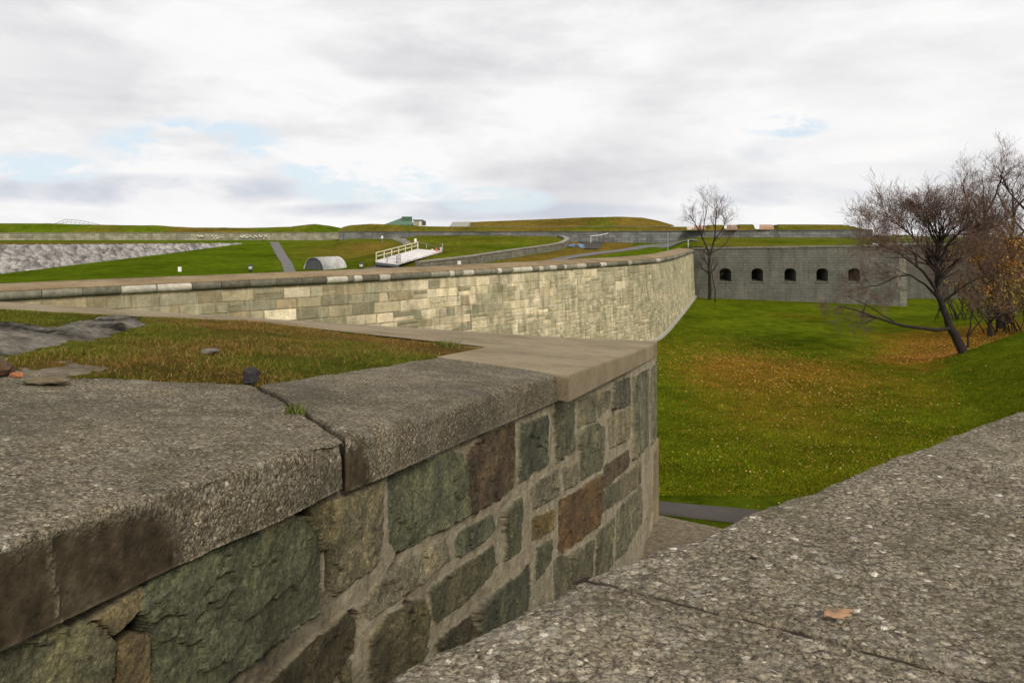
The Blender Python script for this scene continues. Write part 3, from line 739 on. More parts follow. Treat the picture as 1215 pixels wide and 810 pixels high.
def pebble(name, c, size, col, label, cat, seed, rz=0, sub=3, flat=1.):
    import bmesh
    bm = bmesh.new(); bmesh.ops.create_icosphere(bm, subdivisions=sub, radius=1)
    v = A3([tuple(p.co) for p in bm.verts]); fs = A3([[q.index for q in f.verts] for f in bm.faces]); bm.free()
    wd, wi = worley(v * 1.3 + seed, seed)
    v = v * (1 + .28 * fbm(v * 1.1 + seed * 3.3, 2, seed) + .1 * fbm(v * 4 + seed, 3, seed + 1))[:, None]
    v = np.round(v * 3.2) / 3.2 * .35 + v * .65
    v = v * A3(size) / 2
    cs, sn = math.cos(rz), math.sin(rz)
    v = np.stack([v[:, 0] * cs - v[:, 1] * sn, v[:, 0] * sn + v[:, 1] * cs, v[:, 2]], 1) + A3(c)
    t = (.7 + .6 * (fbm(v * 40, 3, seed) * .5 + .5))[:, None] * A3(col)
    return tag(np_mesh(name, v, [fs], M_ROCK, None, False, {'tint': t}), label, cat)
p = PT(299, 452); pebble('loose_stone', (p[0], p[1], p[2] + .035), (.13, .11, .15), (.06, .055, .055), 'dark angular stone standing at the joint between the two pebbly coping slabs', 'stone', 3, .6, 1)
p = PT(249, 421); pebble('loose_stone', (p[0], p[1], terr_z(p[0], p[1]) + .03), (.16, .11, .055), (.15, .14, .12), 'small pale grey stone lying in the dry grass', 'stone', 9, .5)
p = PT(57, 455); pebble('flat_stone', (p[0], p[1], p[2] + .02), (.26, .16, .05), (.14, .115, .075), 'flat buff stone lying beside the brick fragment on the near coping', 'stone', 14, .2)
p = PT(34, 453); pebble('brick_fragment', (p[0] + .0, p[1] - .12, plane_z(p[0], p[1] - .12) + .055), (.10, .045, .035), (.34, .14, .065), 'orange brick fragment on the near coping beside the flat stone', 'brick', 18, -.3)
p = PT(0, 445); pebble('loose_stone', (p[0] - .02, p[1], p[2] + .04), (.2, .16, .12), (.12, .075, .05), 'reddish brown stone at the bare soil edge, leftmost of the loose stones', 'stone', 24, .3)
p = PT(262, 412); 

# grass blades
def blades(name, x, y, z, h, wid, col, label=None, kind='stuff', lean=.5, parent=None):
    n = len(x); th = RNG.uniform(0, 2 * np.pi, n); ln = RNG.uniform(.1, lean, n) * h
    dx, dy = np.cos(th), np.sin(th); ph = RNG.uniform(0, 2 * np.pi, n); wx_, wy_ = np.cos(ph) * wid / 2, np.sin(ph) * wid / 2
    a = np.stack([x - wx_, y - wy_, z - .01], 1); b = np.stack([x + wx_, y + wy_, z - .01], 1)
    m1 = np.stack([x + dx * ln * .35 - wx_ * .7, y + dy * ln * .35 - wy_ * .7, z + h * .6], 1); m2 = np.stack([x + dx * ln * .35 + wx_ * .7, y + dy * ln * .35 + wy_ * .7, z + h * .6], 1)
    t = np.stack([x + dx * ln, y + dy * ln, z + h], 1)
    V = np.stack([a, b, m1, m2, t], 1).reshape(-1, 3); i = np.arange(n)[:, None] * 5
    o = np_mesh(name, V, [i + A3([[0, 1, 3, 2]]), i + A3([[2, 3, 4]])], M_BLADE, parent, False, {'tint': np.repeat(col, 5, 0)})
    if kind: o['kind'] = kind
    if label: o['label'] = label
    return o
def pick(x, y, dry, greens, dries):
    g = A3(greens)[RNG.integers(0, len(greens), len(x))]; d = A3(dries)[RNG.integers(0, len(dries), len(x))]
    m = (RNG.random(len(x)) < np.clip(dry, .04, .96))[:, None]
    return np.where(m, d, g) * RNG.uniform(.6, 1.35, (len(x), 1))
n = 420000
x = RNG.uniform(-13, 2, n); y = RNG.uniform(3.2, 15.2, n)
rock_w = [tuple(PT(*q)[:2]) for q in ROCK]; grav_w = [tuple(PT(*q)[:2]) for q in GRAVEL]
dens = .35 + 1.3 * f2(x, y, 1.1, 4, 91)
m = in_poly(x, y, GP) & ~in_poly(x, y, rock_w) & ((~in_poly(x, y, grav_w)) | (RNG.random(n) < .35)) & (RNG.random(n) < dens + .35) & (x / y > -.72)
x, y = x[m], y[m]
dry = terr_dry(x, y); hh = RNG.uniform(.008, .034, len(x)) * (.6 + .8 * np.clip(.5 + dens[m], 0, 1.3)) * (1 - .3 * np.clip(dry, 0, 1)) * (1 + .9 * f2(x, y, 1.6, 3, 92))
o = blades('terrace_grass', x, y, terr_z(x, y), hh, RNG.uniform(.0028, .006, len(x)), pick(x, y, dry, [(.08, .105, .012), (.12, .135, .018), (.155, .15, .025)], [(.20, .11, .03), (.26, .155, .045), (.15, .075, .022), (.30, .20, .075)]), 'patchy green and rusty brown grass on the terrace', lean=3.4)
o['category'] = 'grass'
def tuft(px, py, n, spread, h, label, dirv=(0, 0)):
    p = PT(px, py); x = p[0] + RNG.normal(0, spread, n) + dirv[0] * RNG.uniform(-1, 1, n); y = p[1] + RNG.normal(0, spread, n)
    y = y + dirv[1] * (x - p[0]); hh = RNG.uniform(.5, 1., n) * h
    o = blades('grass_tuft', x, y, np.full(n, p[2] - .02), hh, RNG.uniform(.004, .008, n), pick(x, y, np.full(n, .2), [(.07, .11, .015), (.11, .14, .03), (.05, .08, .01)], [(.2, .16, .06)]), label, None, 1.2)
    o['category'] = 'grass tuft'
tuft(349, 489, 90, .035, .09, 'small green grass tuft growing in the joint between the two coping slabs')
tuft(528, 410, 260, .12, .11, 'low leafy green tuft at the tip of the grass beside the pale concrete')

# ------------------------------------------------------------------ right parapet under the camera
Z_R = -.85
wallR = empty('parapet_wall', (1.2, 1.6, -5.9), 'broad pebbly concrete parapet top in the lower right corner, two slabs with a dark joint', 'parapet')
zR = lambda x, y: Z_R + 0 * x + .006 * f2(x, y, .9, 3, 77)
fA = A3([-1.0, .765]); fB = A3([.165, 1.958]); fC = A3([2.45, 3.79]); fD = A3([6.2, 6.9])
kB = A3([1.42, 1.178]); kA = A3([.25, -.35])
u1 = (fB - fA) / np.linalg.norm(fB - fA); u2 = (fC - fB) / np.linalg.norm(fC - fB)
jn = (kB - fB) / np.linalg.norm(kB - fB)
slab('coping_slab', fA, fB - u1 * .009, kA, kB - u1 * .009, zR, .24, wallR, M_AGG, .0075, .03, .9, None, .014, 13, bres=.009, rend=.014)
slab('coping_slab', fB + u2 * .008, fD, kB + u2 * .008, fD + A3([1.1, -1.25]), zR, .24, wallR, M_AGG, .0125, .03, .9, None, .014, 17, bres=.011, rend=.014)
mb = MB(); gq = 30
for i in range(gq):
    a_, b_ = fB + (kB - fB) * (i / gq) + jn * .0, fB + (kB - fB) * ((i + 1) / gq); wd = u2 * .03
    zq = Z_R - .011 + .006 * math.sin(i * 2.1) * math.sin(i * .7)
    mb.add([(a_[0] - wd[0], a_[1] - wd[1], zq), (b_[0] - wd[0], b_[1] - wd[1], zq), (b_[0] + wd[0], b_[1] + wd[1], zq), (a_[0] + wd[0], a_[1] + wd[1], zq)], [(3, 2, 1, 0)], col=(.045, .038, .028))
mb.build('joint_shade_strip', M_ROCK, wallR)  # dark strip added in the slab joint, its colour standing in for shade
mb = MB(); nR = A3([u2[1], -u2[0]])
a0, a1, a2 = fA + A3([.06, -.02]), fB + A3([.04, -.04]), fD + A3([.05, -.05])
for p, q in ((a0, a1), (a1, a2)):
    for i in range(30):
        s_, t_ = p + (q - p) * i / 30, p + (q - p) * (i + 1) / 30
        mb.add([(s_[0], s_[1], -6.2), (t_[0], t_[1], -6.2), (t_[0], t_[1], Z_R - .235), (s_[0], s_[1], Z_R - .235)], [(3, 2, 1, 0)], col=(.15, .15, .115))
kd = fD + A3([1.05, -1.2])
for p, q in ((kA + A3([-.04, .04]), kB + A3([-.04, .04])), (kB + A3([-.04, .04]), kd)):
    mb.add([(p[0], p[1], -2.1), (q[0], q[1], -2.1), (q[0], q[1], Z_R - .235), (p[0], p[1], Z_R - .235)], [(0, 1, 2, 3)], col=(.16, .155, .125))
mb.build('wall_face', M_ROCK, wallR)
mb = MB(); mb.add([(-1.2, .5, -2.05), (-.4, -3, -2.05), (14, -3, -2.05), (14, 6.5, -2.05), (7.2, 5.7, -2.05)], ngons=[(0, 1, 2, 3, 4)], col=(.1, .1, .095))
tag(mb.build('walkway', M_TINT), kind='structure')
# oak leaf
def leaf_shape(name, c, size, rz, label, col):
    xs = np.linspace(0, 1, 15); wv = .30 * np.sin(np.pi * xs ** .8) * (1 + .42 * np.sin(xs * 21)) + .01
    mid = np.stack([xs - .5, 0 * xs, .16 * (xs - .5) ** 2 + .02], 1); le = mid + np.stack([.05 * np.sin(xs * 21), wv, .22 * wv + .05 * np.sin(xs * 9)], 1); ri = mid + np.stack([.05 * np.sin(xs * 21 + 1), -wv, .30 * wv + .04 * np.cos(xs * 8)], 1)
    v = np.concatenate([le, mid, ri]) * size; cs, sn = math.cos(rz), math.sin(rz)
    v = np.stack([v[:, 0] * cs - v[:, 1] * sn, v[:, 0] * sn + v[:, 1] * cs, v[:, 2]], 1) + A3(c)
    nn = 15; f = np.concatenate([np.stack([np.arange(nn - 1) + k, np.arange(nn - 1) + k + 1, np.arange(nn - 1) + k + nn + 1, np.arange(nn - 1) + k + nn], 1) for k in (0, nn)])
    o = np_mesh(name, v, [f], M_LEAF, None, True, {'tint': np.tile(A3(col), (len(v), 1))})
    md = o.modifiers.new('thick', 'SOLIDIFY'); md.thickness = .0012
    return tag(o, label, 'leaf')
p = PZ(995, 735, Z_R); leaf_shape('fallen_leaf', (p[0], p[1], Z_R + .008), .075, .35, 'single curled orange brown leaf lying on the broad parapet top', (.36, .215, .12))
p = PZ(893, 665, Z_R); pebble('dark_pebble', (p[0], p[1], Z_R + .004), (.022, .018, .012), (.03, .028, .028), 'small dark pebble bedded in the parapet top behind the orange leaf', 'pebble', 31, 0, 2)

# ================================================================== the ditch
toe_y = [5, 22, 29, 37.6, 45, 60, 80, 100]; toe_x = [9, 13.0, 15.7, 19.7, 22.3, 30, 47, 60]
def ditch_z(x, y):
    zf = np.interp(y, [5, 14, 17, 30, 49, 80], [-5.8, -5.86, -5.95, -6.5, -6.87, -6.8])
    zf = zf - .042 * np.clip(x - 18, 0, 25) * sstep(50, 80, y)
    d = x - np.interp(y, toe_y, toe_x); k = sstep(41.5, 37.6, y)
    d = np.logaddexp(0, d * 2.2) / 2.2 - .3 * 0
    h = d * (.50 * k + .17 * (1 - k)); h = 4.6 * (1 - np.exp(-h / 4.6))
    return zf + h * (1 - .0 * y) + .05 * f2(x, y, .35, 3, 101) + .02 * f2(x, y, 1.4, 2, 102)
def ditch_dry(x, y):
    g = lambda cx, cy, rx, ry: np.exp(-((x - cx) / rx) ** 2 - ((y - cy) / ry) ** 2)
    v = .12 + .42 * f2(x, y, .16, 4, 103)
    v = v + .34 * g(11.4, 39.5, 2.4, 6.5) + .22 * g(14, 39, 5, 5) + .3 * g(9.5, 33, 2., 8) + .25 * g(7, 26, 3.5, 4) + .2 * g(9.2, 31, 5, 8) + .2 * g(16, 34, 4, 6)
    v = v + 1.1 * g(21.6, 40.6, 2.6, 1.7) + .9 * g(25, 44.5, 4, 3) + .8 * g(28, 49, 5, 4) + .5 * g(19.3, 37.4, 1.3, 2)
    d = x - np.interp(y, toe_y, toe_x)
    v = v - .6 * sstep(0, 2, d) * sstep(38.2, 37, y)
    v = v - .3 * np.exp(-((x - (9 + (y - 49) * .298)) / 3) ** 2)
    return v
gx, gy = np.meshgrid(np.concatenate([np.arange(-45, -4, 1.5), np.arange(-4, 40, .35), np.arange(40, 120, 2.)]), np.concatenate([np.arange(4, 50, .35), np.arange(50, 122, 1.2)]), indexing='ij')
gz = ditch_z(gx, gy)
tag(np_mesh('lawn', np.stack([gx, gy, gz], -1).reshape(-1, 3), [grid_faces(*gx.shape)], M_LAWN, None, True, {'dry': ditch_dry(gx, gy).ravel()}), kind='structure')
# strips of path and the concrete apron
def ribbon(name, L, R, zf, dz, mat, nx=30, kind='structure', thick=.05, n_across=6):
    L, R = A3(L)[:, :2], A3(R)[:, :2]
    def res(p):
        d = np.concatenate([[0], np.cumsum(np.linalg.norm(np.diff(p, axis=0), axis=1))]); t = np.linspace(0, d[-1], nx)
        return np.stack([np.interp(t, d, p[:, 0]), np.interp(t, d, p[:, 1])], 1)
    L, R = res(L), res(R); t = np.linspace(0, 1, n_across)
    XY = L[:, None] + (R - L)[:, None] * t[None, :, None]
    Z = zf(XY[..., 0], XY[..., 1]) + dz; Z[:, 0] -= thick; Z[:, -1] -= thick
    XY[:, 0] = XY[:, 1] + (XY[:, 0] - XY[:, 1]) * .12; XY[:, -1] = XY[:, -2] + (XY[:, -1] - XY[:, -2]) * .12
    o = np_mesh(name, np.concatenate([XY, Z[..., None]], -1).reshape(-1, 3), [grid_faces(nx, n_across)], mat)
    if o.data.polygons[0].normal.z < 0: o.data.flip_normals()
    if kind: o['kind'] = kind
    return o
ribbon('path', [(-10, 16.9), (2.9, 16.45), (4.1, 15.95), (8, 14.3), (12, 12.6)], [(-10, 18.), (3.0, 17.6), (5.2, 17.1), (9, 15.7), (12.5, 14.2)], ditch_z, .05, M_ASPHALT, 60)
mb = MB()
ap = [(1.2, 11.), (3.6, 11.), (6.2, 14.0), (3.95, 15.55), (2.95, 16.2), (2.2, 15.5)]
mb.add([(x, y, -5.80) for x, y in ap] + [(x, y, -6.0) for x, y in ap], [(i, i + 6, (i + 1) % 6 + 6, (i + 1) % 6) for i in range(6)], ngons=[tuple(range(6))], col=(.175, .148, .10))
tag(mb.build('concrete_apron', M_ROCK), kind='structure')

# short grass and fallen leaves on the ditch lawn
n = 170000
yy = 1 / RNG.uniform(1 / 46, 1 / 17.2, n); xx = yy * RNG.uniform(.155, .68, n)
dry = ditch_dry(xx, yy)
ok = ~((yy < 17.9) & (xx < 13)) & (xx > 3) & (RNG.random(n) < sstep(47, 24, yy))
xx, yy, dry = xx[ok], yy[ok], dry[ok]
o = blades('lawn_grass', xx, yy, ditch_z(xx, yy), RNG.uniform(.018, .042, len(xx)) * (1 + .5 * f2(xx, yy, .8, 2, 111)), RNG.uniform(.018, .032, len(xx)) * (.5 + yy / 40), (1 + .45 * f2(xx, yy, .9, 3, 117) + .25 * f2(xx, yy, 3.5, 2, 118))[:, None] * np.where((xx - np.interp(yy, toe_y, toe_x) > .8) & (yy < 38), .72, 1.)[:, None] * pick(xx, yy, dry * .8, [(.10, .13, .005), (.14, .165, .008), (.085, .11, .005), (.17, .175, .012)], [(.22, .165, .015), (.24, .135, .018), (.18, .14, .012)]), 'short green turf on the ditch floor, browned where leaves lie', lean=1.3)  # blades on the right bank tinted darker, the bank's shade put into their colour
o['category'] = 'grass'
def leaves(name, x, y, zf, size, cols, label, tilt=.5, z=None):
    n = len(x); th = RNG.uniform(0, 6.28, n); zc = zf(x, y) + .035 if z is None else z
    u = np.stack([np.cos(th), np.sin(th), RNG.uniform(-tilt, tilt, n)], 1) * (size * .5)[:, None]
    v = np.stack([-np.sin(th), np.cos(th), RNG.uniform(-tilt, tilt, n)], 1) * (size * .36)[:, None]
    c = np.stack([x, y, zc], 1)
    V = np.stack([c - u, c - u * .1 + v, c + u, c - u * .1 - v, c + u * .35 + v * .75 + A3([0, 0, .01]), c + u * .35 - v * .75 + A3([0, 0, .01])], 1).reshape(-1, 3)
    i = np.arange(n)[:, None] * 6
    cc = A3(cols)[RNG.integers(0, len(cols), n)] * RNG.uniform(.7, 1.3, (n, 1))
    return np_mesh(name, V, [np.concatenate([i + A3([[0, 3, 5, 4]]), i + A3([[0, 5, 4, 1]])]), i + A3([[5, 2, 4]])], M_BLADE, None, False, {'tint': np.repeat(cc, 6, 0)})
n = 40000
yy = 1 / RNG.uniform(1 / 52, 1 / 16.4, n) ; xx = yy * RNG.uniform(.155, .68, n)
dd = np.clip(ditch_dry(xx, yy) + .12 + .5 * f2(xx, yy, .7, 2, 131), .03, 1.3)
ok = (RNG.random(n) < dd * .20 * np.clip((yy - 12) / 14, .3, 1)) & (xx > 3)
xx, yy = xx[ok], yy[ok]
LC = [(.44, .30, .06), (.50, .36, .09), (.36, .19, .05), (.30, .13, .04), (.52, .42, .20), (.40, .32, .05), (.26, .15, .05)]
o = leaves('fallen_leaves', xx, yy, ditch_z, RNG.uniform(.03, .075, len(xx)), LC, '')
tag(o, 'scattered yellow and brown fallen leaves on the ditch lawn', 'leaves', kind='stuff')
n = 15000
c0 = A3([(21.8, 41., 2.4, 1.8), (25, 44.5, 3.5, 2.5), (28.5, 48, 4, 3), (11.6, 40., 4.6, 9.)])[RNG.choice(4, n, p=[.22, .18, .18, .42])]
xx = c0[:, 0] + RNG.normal(0, .6, n) * c0[:, 2]; yy = c0[:, 1] + RNG.normal(0, .6, n) * c0[:, 3]
o = leaves('leaf_litter', xx, yy, ditch_z, RNG.uniform(.05, .10, n), [(.40, .16, .03), (.32, .12, .03), (.44, .24, .05), (.24, .10, .03), (.46, .33, .07)], '')
tag(o, 'rust coloured drift of fallen leaves under the leaning tree and mid lawn', 'leaves', kind='stuff')

# ================================================================== the long rampart wall
RC = [(-34., 6.), (-26., 13.8), (-20.2, 19.6), (-15.5, 24.15), (-11.9, 27.6), (-6.94, 31.7), (-3.9, 34.5), (-.3, 38.3), (4.1, 43.3), (7.3, 47.0), (8.8, 49.4), (9.9, 52.6), (12., 59.4), (15.2, 70.), (18.15, 80.)]
def smooth_curve(pts, it=2):
    p = A3(pts)
    for _ in range(it):
        q = np.empty((2 * len(p) - 2, 2)); q[0::2] = p[:-1] * .75 + p[1:] * .25; q[1::2] = p[:-1] * .25 + p[1:] * .75
        p = np.concatenate([p[:1], q, p[-1:]])
    return p
rc = smooth_curve(RC); rd = np.concatenate([[0], np.cumsum(np.linalg.norm(np.diff(rc, axis=0), axis=1))]); RL = rd[-1]
def rcp(u): return A3([np.interp(u, rd, rc[:, 0]), np.interp(u, rd, rc[:, 1])]).T
def rnorm(u):
    t = rcp(np.asarray(u) + .4) - rcp(np.asarray(u) - .4); t = t / np.linalg.norm(t, axis=-1, keepdims=True)
    return np.stack([t[..., 1], -t[..., 0]], -1)          # outwards, into the ditch
def rtop(u):
    y = rcp(u)[..., 1]; return np.interp(y, [24, 49, 60, 80], [-1.86, -1.80, -1.96, -2.02])
ramp = empty('rampart_wall', tuple(rcp(RL * .55)) + (-7.,), 'long pale curving stone rampart with rounded dark and light cordon below its tan coping', 'rampart')
def rp(u, v, out):
    u = np.asarray(u, float); b = rcp(u); n_ = rnorm(u)
    q = b + n_ * (np.asarray(out) + .05 * np.asarray(v))[..., None]
    return np.concatenate([q, (rtop(u) - np.asarray(v))[..., None]], -1)
V = []; UV = []; C = []; rb = random.Random(5)
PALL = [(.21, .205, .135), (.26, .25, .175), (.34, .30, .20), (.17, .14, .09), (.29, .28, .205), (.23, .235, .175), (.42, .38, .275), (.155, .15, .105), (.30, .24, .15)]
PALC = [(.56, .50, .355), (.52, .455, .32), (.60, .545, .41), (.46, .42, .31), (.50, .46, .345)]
PALR = [(.33, .325, .22), (.28, .28, .195), (.38, .36, .255), (.26, .255, .175), (.44, .41, .295), (.35, .335, .235)]
v = .38; row = 0
while v < 5.9:
    h = rb.uniform(.33, .46); u = rb.uniform(-.5, 0) + .05
    while u < RL - .05:
        yv = float(rcp(u)[1]); pxu = CX + F * float(rcp(u)[0]) / max(yv, 1)
        fine = sstep(500, 700, pxu)
        low = float(sstep(1.6, 3.0, v) * sstep(470, 560, pxu)); spl = .12 + .35 * float(fine) + .5 * low
        ln = rb.choice((rb.uniform(.4, .6), rb.uniform(.6, .95), rb.uniform(.9, 1.35))) * (1 - .3 * float(fine)) * (1 - .35 * low); ln = min(ln, RL - u - .01)
        if ln < .1: break
        hs = [(v, v + h)]
        if rb.random() < spl: hs = [(v, v + h * .5), (v + h * .5, v + h)]
        for (va, vb) in hs:
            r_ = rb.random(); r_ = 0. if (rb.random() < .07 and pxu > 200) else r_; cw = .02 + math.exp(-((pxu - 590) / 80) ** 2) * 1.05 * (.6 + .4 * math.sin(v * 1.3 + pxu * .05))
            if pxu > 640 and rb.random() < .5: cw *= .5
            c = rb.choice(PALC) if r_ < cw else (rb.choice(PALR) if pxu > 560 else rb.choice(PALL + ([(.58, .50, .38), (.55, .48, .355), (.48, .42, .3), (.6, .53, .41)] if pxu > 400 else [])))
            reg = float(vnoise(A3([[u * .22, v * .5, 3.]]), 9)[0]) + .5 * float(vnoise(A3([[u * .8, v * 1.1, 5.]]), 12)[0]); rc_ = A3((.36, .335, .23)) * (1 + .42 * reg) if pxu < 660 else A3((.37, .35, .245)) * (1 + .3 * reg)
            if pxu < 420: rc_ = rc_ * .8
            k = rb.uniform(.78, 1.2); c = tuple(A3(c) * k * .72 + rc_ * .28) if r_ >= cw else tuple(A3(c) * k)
            c = tuple(A3(c) * A3([1.0, .99, 1.0]))
            a, b = u + .012, u + ln - .012; t, d = va + .01, vb - .01; e = .022; o_ = rb.uniform(.02, .05)
            jt = lambda: rb.uniform(-.018, .018)
            pts = [(a, t, .0), (b, t, .0), (b, d, .0), (a, d, .0), (a + e + jt(), t + e + jt() * .6, o_ + jt()), (b - e + jt(), t + e + jt() * .6, o_ + jt()), (b - e + jt(), d - e + jt() * .6, o_ * .8 + jt()), (a + e + jt(), d - e + jt() * .6, o_ * .8 + jt())]
            V += pts; C += [c] * 8
        u += ln
    v += h; row += 1
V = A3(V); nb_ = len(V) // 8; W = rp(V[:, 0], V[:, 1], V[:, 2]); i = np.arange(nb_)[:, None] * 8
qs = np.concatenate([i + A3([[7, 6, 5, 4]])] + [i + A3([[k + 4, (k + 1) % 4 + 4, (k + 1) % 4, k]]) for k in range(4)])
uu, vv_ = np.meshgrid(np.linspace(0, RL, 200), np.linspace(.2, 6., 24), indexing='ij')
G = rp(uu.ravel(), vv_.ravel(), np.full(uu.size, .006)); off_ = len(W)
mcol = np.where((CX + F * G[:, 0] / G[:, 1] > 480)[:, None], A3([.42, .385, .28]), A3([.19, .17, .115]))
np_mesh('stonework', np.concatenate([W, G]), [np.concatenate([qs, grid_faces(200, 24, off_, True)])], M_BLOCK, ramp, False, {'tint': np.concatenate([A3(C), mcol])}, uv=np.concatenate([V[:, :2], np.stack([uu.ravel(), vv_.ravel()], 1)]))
# cordon stones
us = np.linspace(.2, RL - .2, 3000); pc_ = rcp(us); pxs = CX + F * pc_[:, 0] / np.maximum(pc_[:, 1], .5)
light = [(142, 184), (185, 226), (386, 411), (418, 428), (448, 461), (531, 537), (547, 560), (588, 593), (606, 629), (637, 642), (650, 658), (667, 670), (682, 693), (710, 717), (743, 747), (776, 781)]
vis = pc_[:, 1] > 14
edges = []
for a, b in light: edges += [float(np.interp(a, pxs[vis], us[vis])), float(np.interp(b, pxs[vis], us[vis]))]
edges = sorted(set([.2] + edges + [RL - .2])); el_ = []
for a, b in zip(edges[:-1], edges[1:]):
    k = max(1, round((b - a) / 1.15)); el_ += [(a + (b - a) * q / k, a + (b - a) * (q + 1) / k) for q in range(k)]
mb = MB()
for a, b in el_:
    pm = float(np.interp((a + b) / 2, us, pxs)); lt = any(l0 - .5 < pm < l1 + .5 for l0, l1 in light) and (a + b) / 2 > us[vis][0]
    c = A3((.45, .42, .345)) * rb.uniform(.8, 1.1) if lt else A3(rb.choice([(.13, .125, .09), (.16, .158, .115), (.105, .096, .07), (.19, .18, .135), (.22, .21, .16)]))
    nn = 3; ring = []
    for q in range(nn + 1):
        u = a + .012 + (b - a - .024) * q / nn; rsc = 1 if 0 < q < nn else .95
        prof = [(-.02, .02)] + [(.15 * math.sin(t) * rsc, .16 - .14 * math.cos(t) * rsc) for t in np.linspace(.15, math.pi - .15, 9)] + [(-.02, .31)]
        for oo_, vv in prof: ring.append(tuple(rp(A3([u]), A3([vv]), A3([oo_ + .03]))[0]))
    m_ = len(prof); qd = [(q * m_ + k, q * m_ + k + 1, (q + 1) * m_ + k + 1, (q + 1) * m_ + k) for q in range(nn) for k in range(m_ - 1)]
    mb.add(ring, qd, col=tuple(c), ngons=[tuple(range(m_)), tuple(range((nn + 1) * m_ - 1, nn * m_ - 1, -1))])
mb.build('cordon', M_CORDON, ramp)
# sloping coping behind the cordon
uu = np.linspace(0, RL, 260); prof = [(.07, .03), (.09, .0), (.06, -.02), (-.4, -.065), (-.9, -.11), (-1.35, -.14), (-1.4, -.1), (-1.4, 2.2)]
Q = np.stack([rp(uu, np.full(260, pv), np.full(260, po) + .03 * f2(uu, uu * 0 + k, .9, 3, 7) * (k > 2)) + A3([0, 0, 1]) * (.025 * f2(uu, uu * 0 + k * 2, .7, 3, 9) * (2 <= k <= 5))[:, None] for k, (po, pv) in enumerate(prof)], 1)
np_mesh('coping', Q.reshape(-1, 3), [grid_faces(260, len(prof), flip=True)], M_COPING, ramp, True)
# pale footing stones where the wall meets the lawn at its far end
mb = MB()
for k in range(26):
    u = RL - 34 + k * 1.3; q = rp(A3([u, u + 1.22, u + 1.22, u]), A3([5.] * 4), A3([.16, .16, -.1, -.1]))
    zb = float(ditch_z(q[0, 0], q[0, 1])); 
    mb.hexa([(p[0], p[1], zb - .3) for p in q], [(p[0], p[1], zb + .16 + .05 * rb.random()) for p in q], col=(.42, .40, .34))
mb.build('footing', M_CORDON, ramp)

# ================================================================== flank wall with five embrasures
YW = 80.
def wz_top(x): return np.interp(x, [18, 40], [-2.0, -1.70])
def flank_base(x): return ditch_z(x, 80.) - .4
flank = empty('flank_wall', (28., YW, -7.2), 'dark grey ashlar wall with five arched gun openings closing the end of the ditch', 'fortress wall')
XA, XB = 18.1, 39.5
emb = [21.4, 24.6, 27.9, 31.1, 34.3]
EW, EZ0, EZ1 = 1.16, -5.25, -3.92; spring = -4.32
V = []; Q = []; UVs = []
def vq(pts):
    i = len(V); V.extend(pts); UVs.extend([(p[0], p[2]) for p in pts]); Q.append([i, i + 1, i + 2, i + 3])
edges = [XA]
for e in emb: edges += [e - EW / 2, e + EW / 2]
edges.append(XB)
yw = lambda z: YW - .02 * 0 + .05 * (z + 2)        # slight batter: the foot stands forward
def wp(x, z): return (x, YW + .05 * (z + 2.), z)
for k in range(0, len(edges), 2):
    a, b = edges[k], edges[k + 1]
    vq([wp(a, float(flank_base(a))), wp(b, float(flank_base(b))), wp(b, float(wz_top(b))), wp(a, float(wz_top(a)))])
NA = 10
for e in emb:
    a, b = e - EW / 2, e + EW / 2
    vq([wp(a, float(flank_base(a))), wp(b, float(flank_base(b))), wp(b, EZ0), wp(a, EZ0)])
    th = np.linspace(math.pi, 0, NA + 1); arc = [(e + EW / 2 * math.cos(t), spring + (EZ1 - spring) * math.sin(t)) for t in th]
    for (x0, z0), (x1, z1) in zip(arc[:-1], arc[1:]): vq([wp(x0, z0), wp(x1, z1), wp(x1, float(wz_top(x1))), wp(x0, float(wz_top(x0)))])
np_mesh('masonry', V, [A3(Q)], M_DARKWALL, flank, uv=UVs)
for e in emb:
    mb = MB(); th = np.linspace(math.pi, 0, NA + 1)
    out = [(e - EW / 2, EZ0)] + [(e + EW / 2 * math.cos(t), spring + (EZ1 - spring) * math.sin(t)) for t in th] + [(e + EW / 2, EZ0)]
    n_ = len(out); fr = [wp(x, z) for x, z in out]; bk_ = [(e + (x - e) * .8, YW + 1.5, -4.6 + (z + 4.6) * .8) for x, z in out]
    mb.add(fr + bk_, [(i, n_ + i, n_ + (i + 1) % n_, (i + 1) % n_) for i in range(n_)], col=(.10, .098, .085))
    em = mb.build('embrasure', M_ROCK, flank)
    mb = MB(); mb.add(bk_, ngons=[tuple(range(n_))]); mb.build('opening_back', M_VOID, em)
    # ring of pale arch stones and a sill standing proud of the wall
    s2 = MB(); y0 = wp(0, EZ0)[1]
    s2.box((e, y0 - .0, EZ0 - .06), (EW + .25, .14, .10), col=(.12, .118, .10)); s2.build('sill', M_CORDON, em); s2 = MB()
    for t0, t1 in zip(th[:-1], th[1:]):
        R0, R1 = EW / 2 + .015, EW / 2 + .17; hz = (EZ1 - spring)
        f = lambda t, r: (e + r * math.cos(t), wp(0, spring)[1] - .03, spring + (hz + r - EW / 2) * math.sin(t))
        c = rb.uniform(.6, .85); a_, b_, c_, d_ = f(t0 - .01, R0), f(t1 + .01, R0), f(t1 + .01, R1), f(t0 - .01, R1)
        s2.add([a_, b_, c_, d_] + [(q[0], q[1] + .14, q[2]) for q in (a_, b_, c_, d_)], [(0, 1, 2, 3), (4, 5, 1, 0), (6, 7, 3, 2)], col=(.15 * c, .148 * c, .125 * c))
    s2.build('arch_ring', M_CORDON, em)
mb = MB(); k = 24
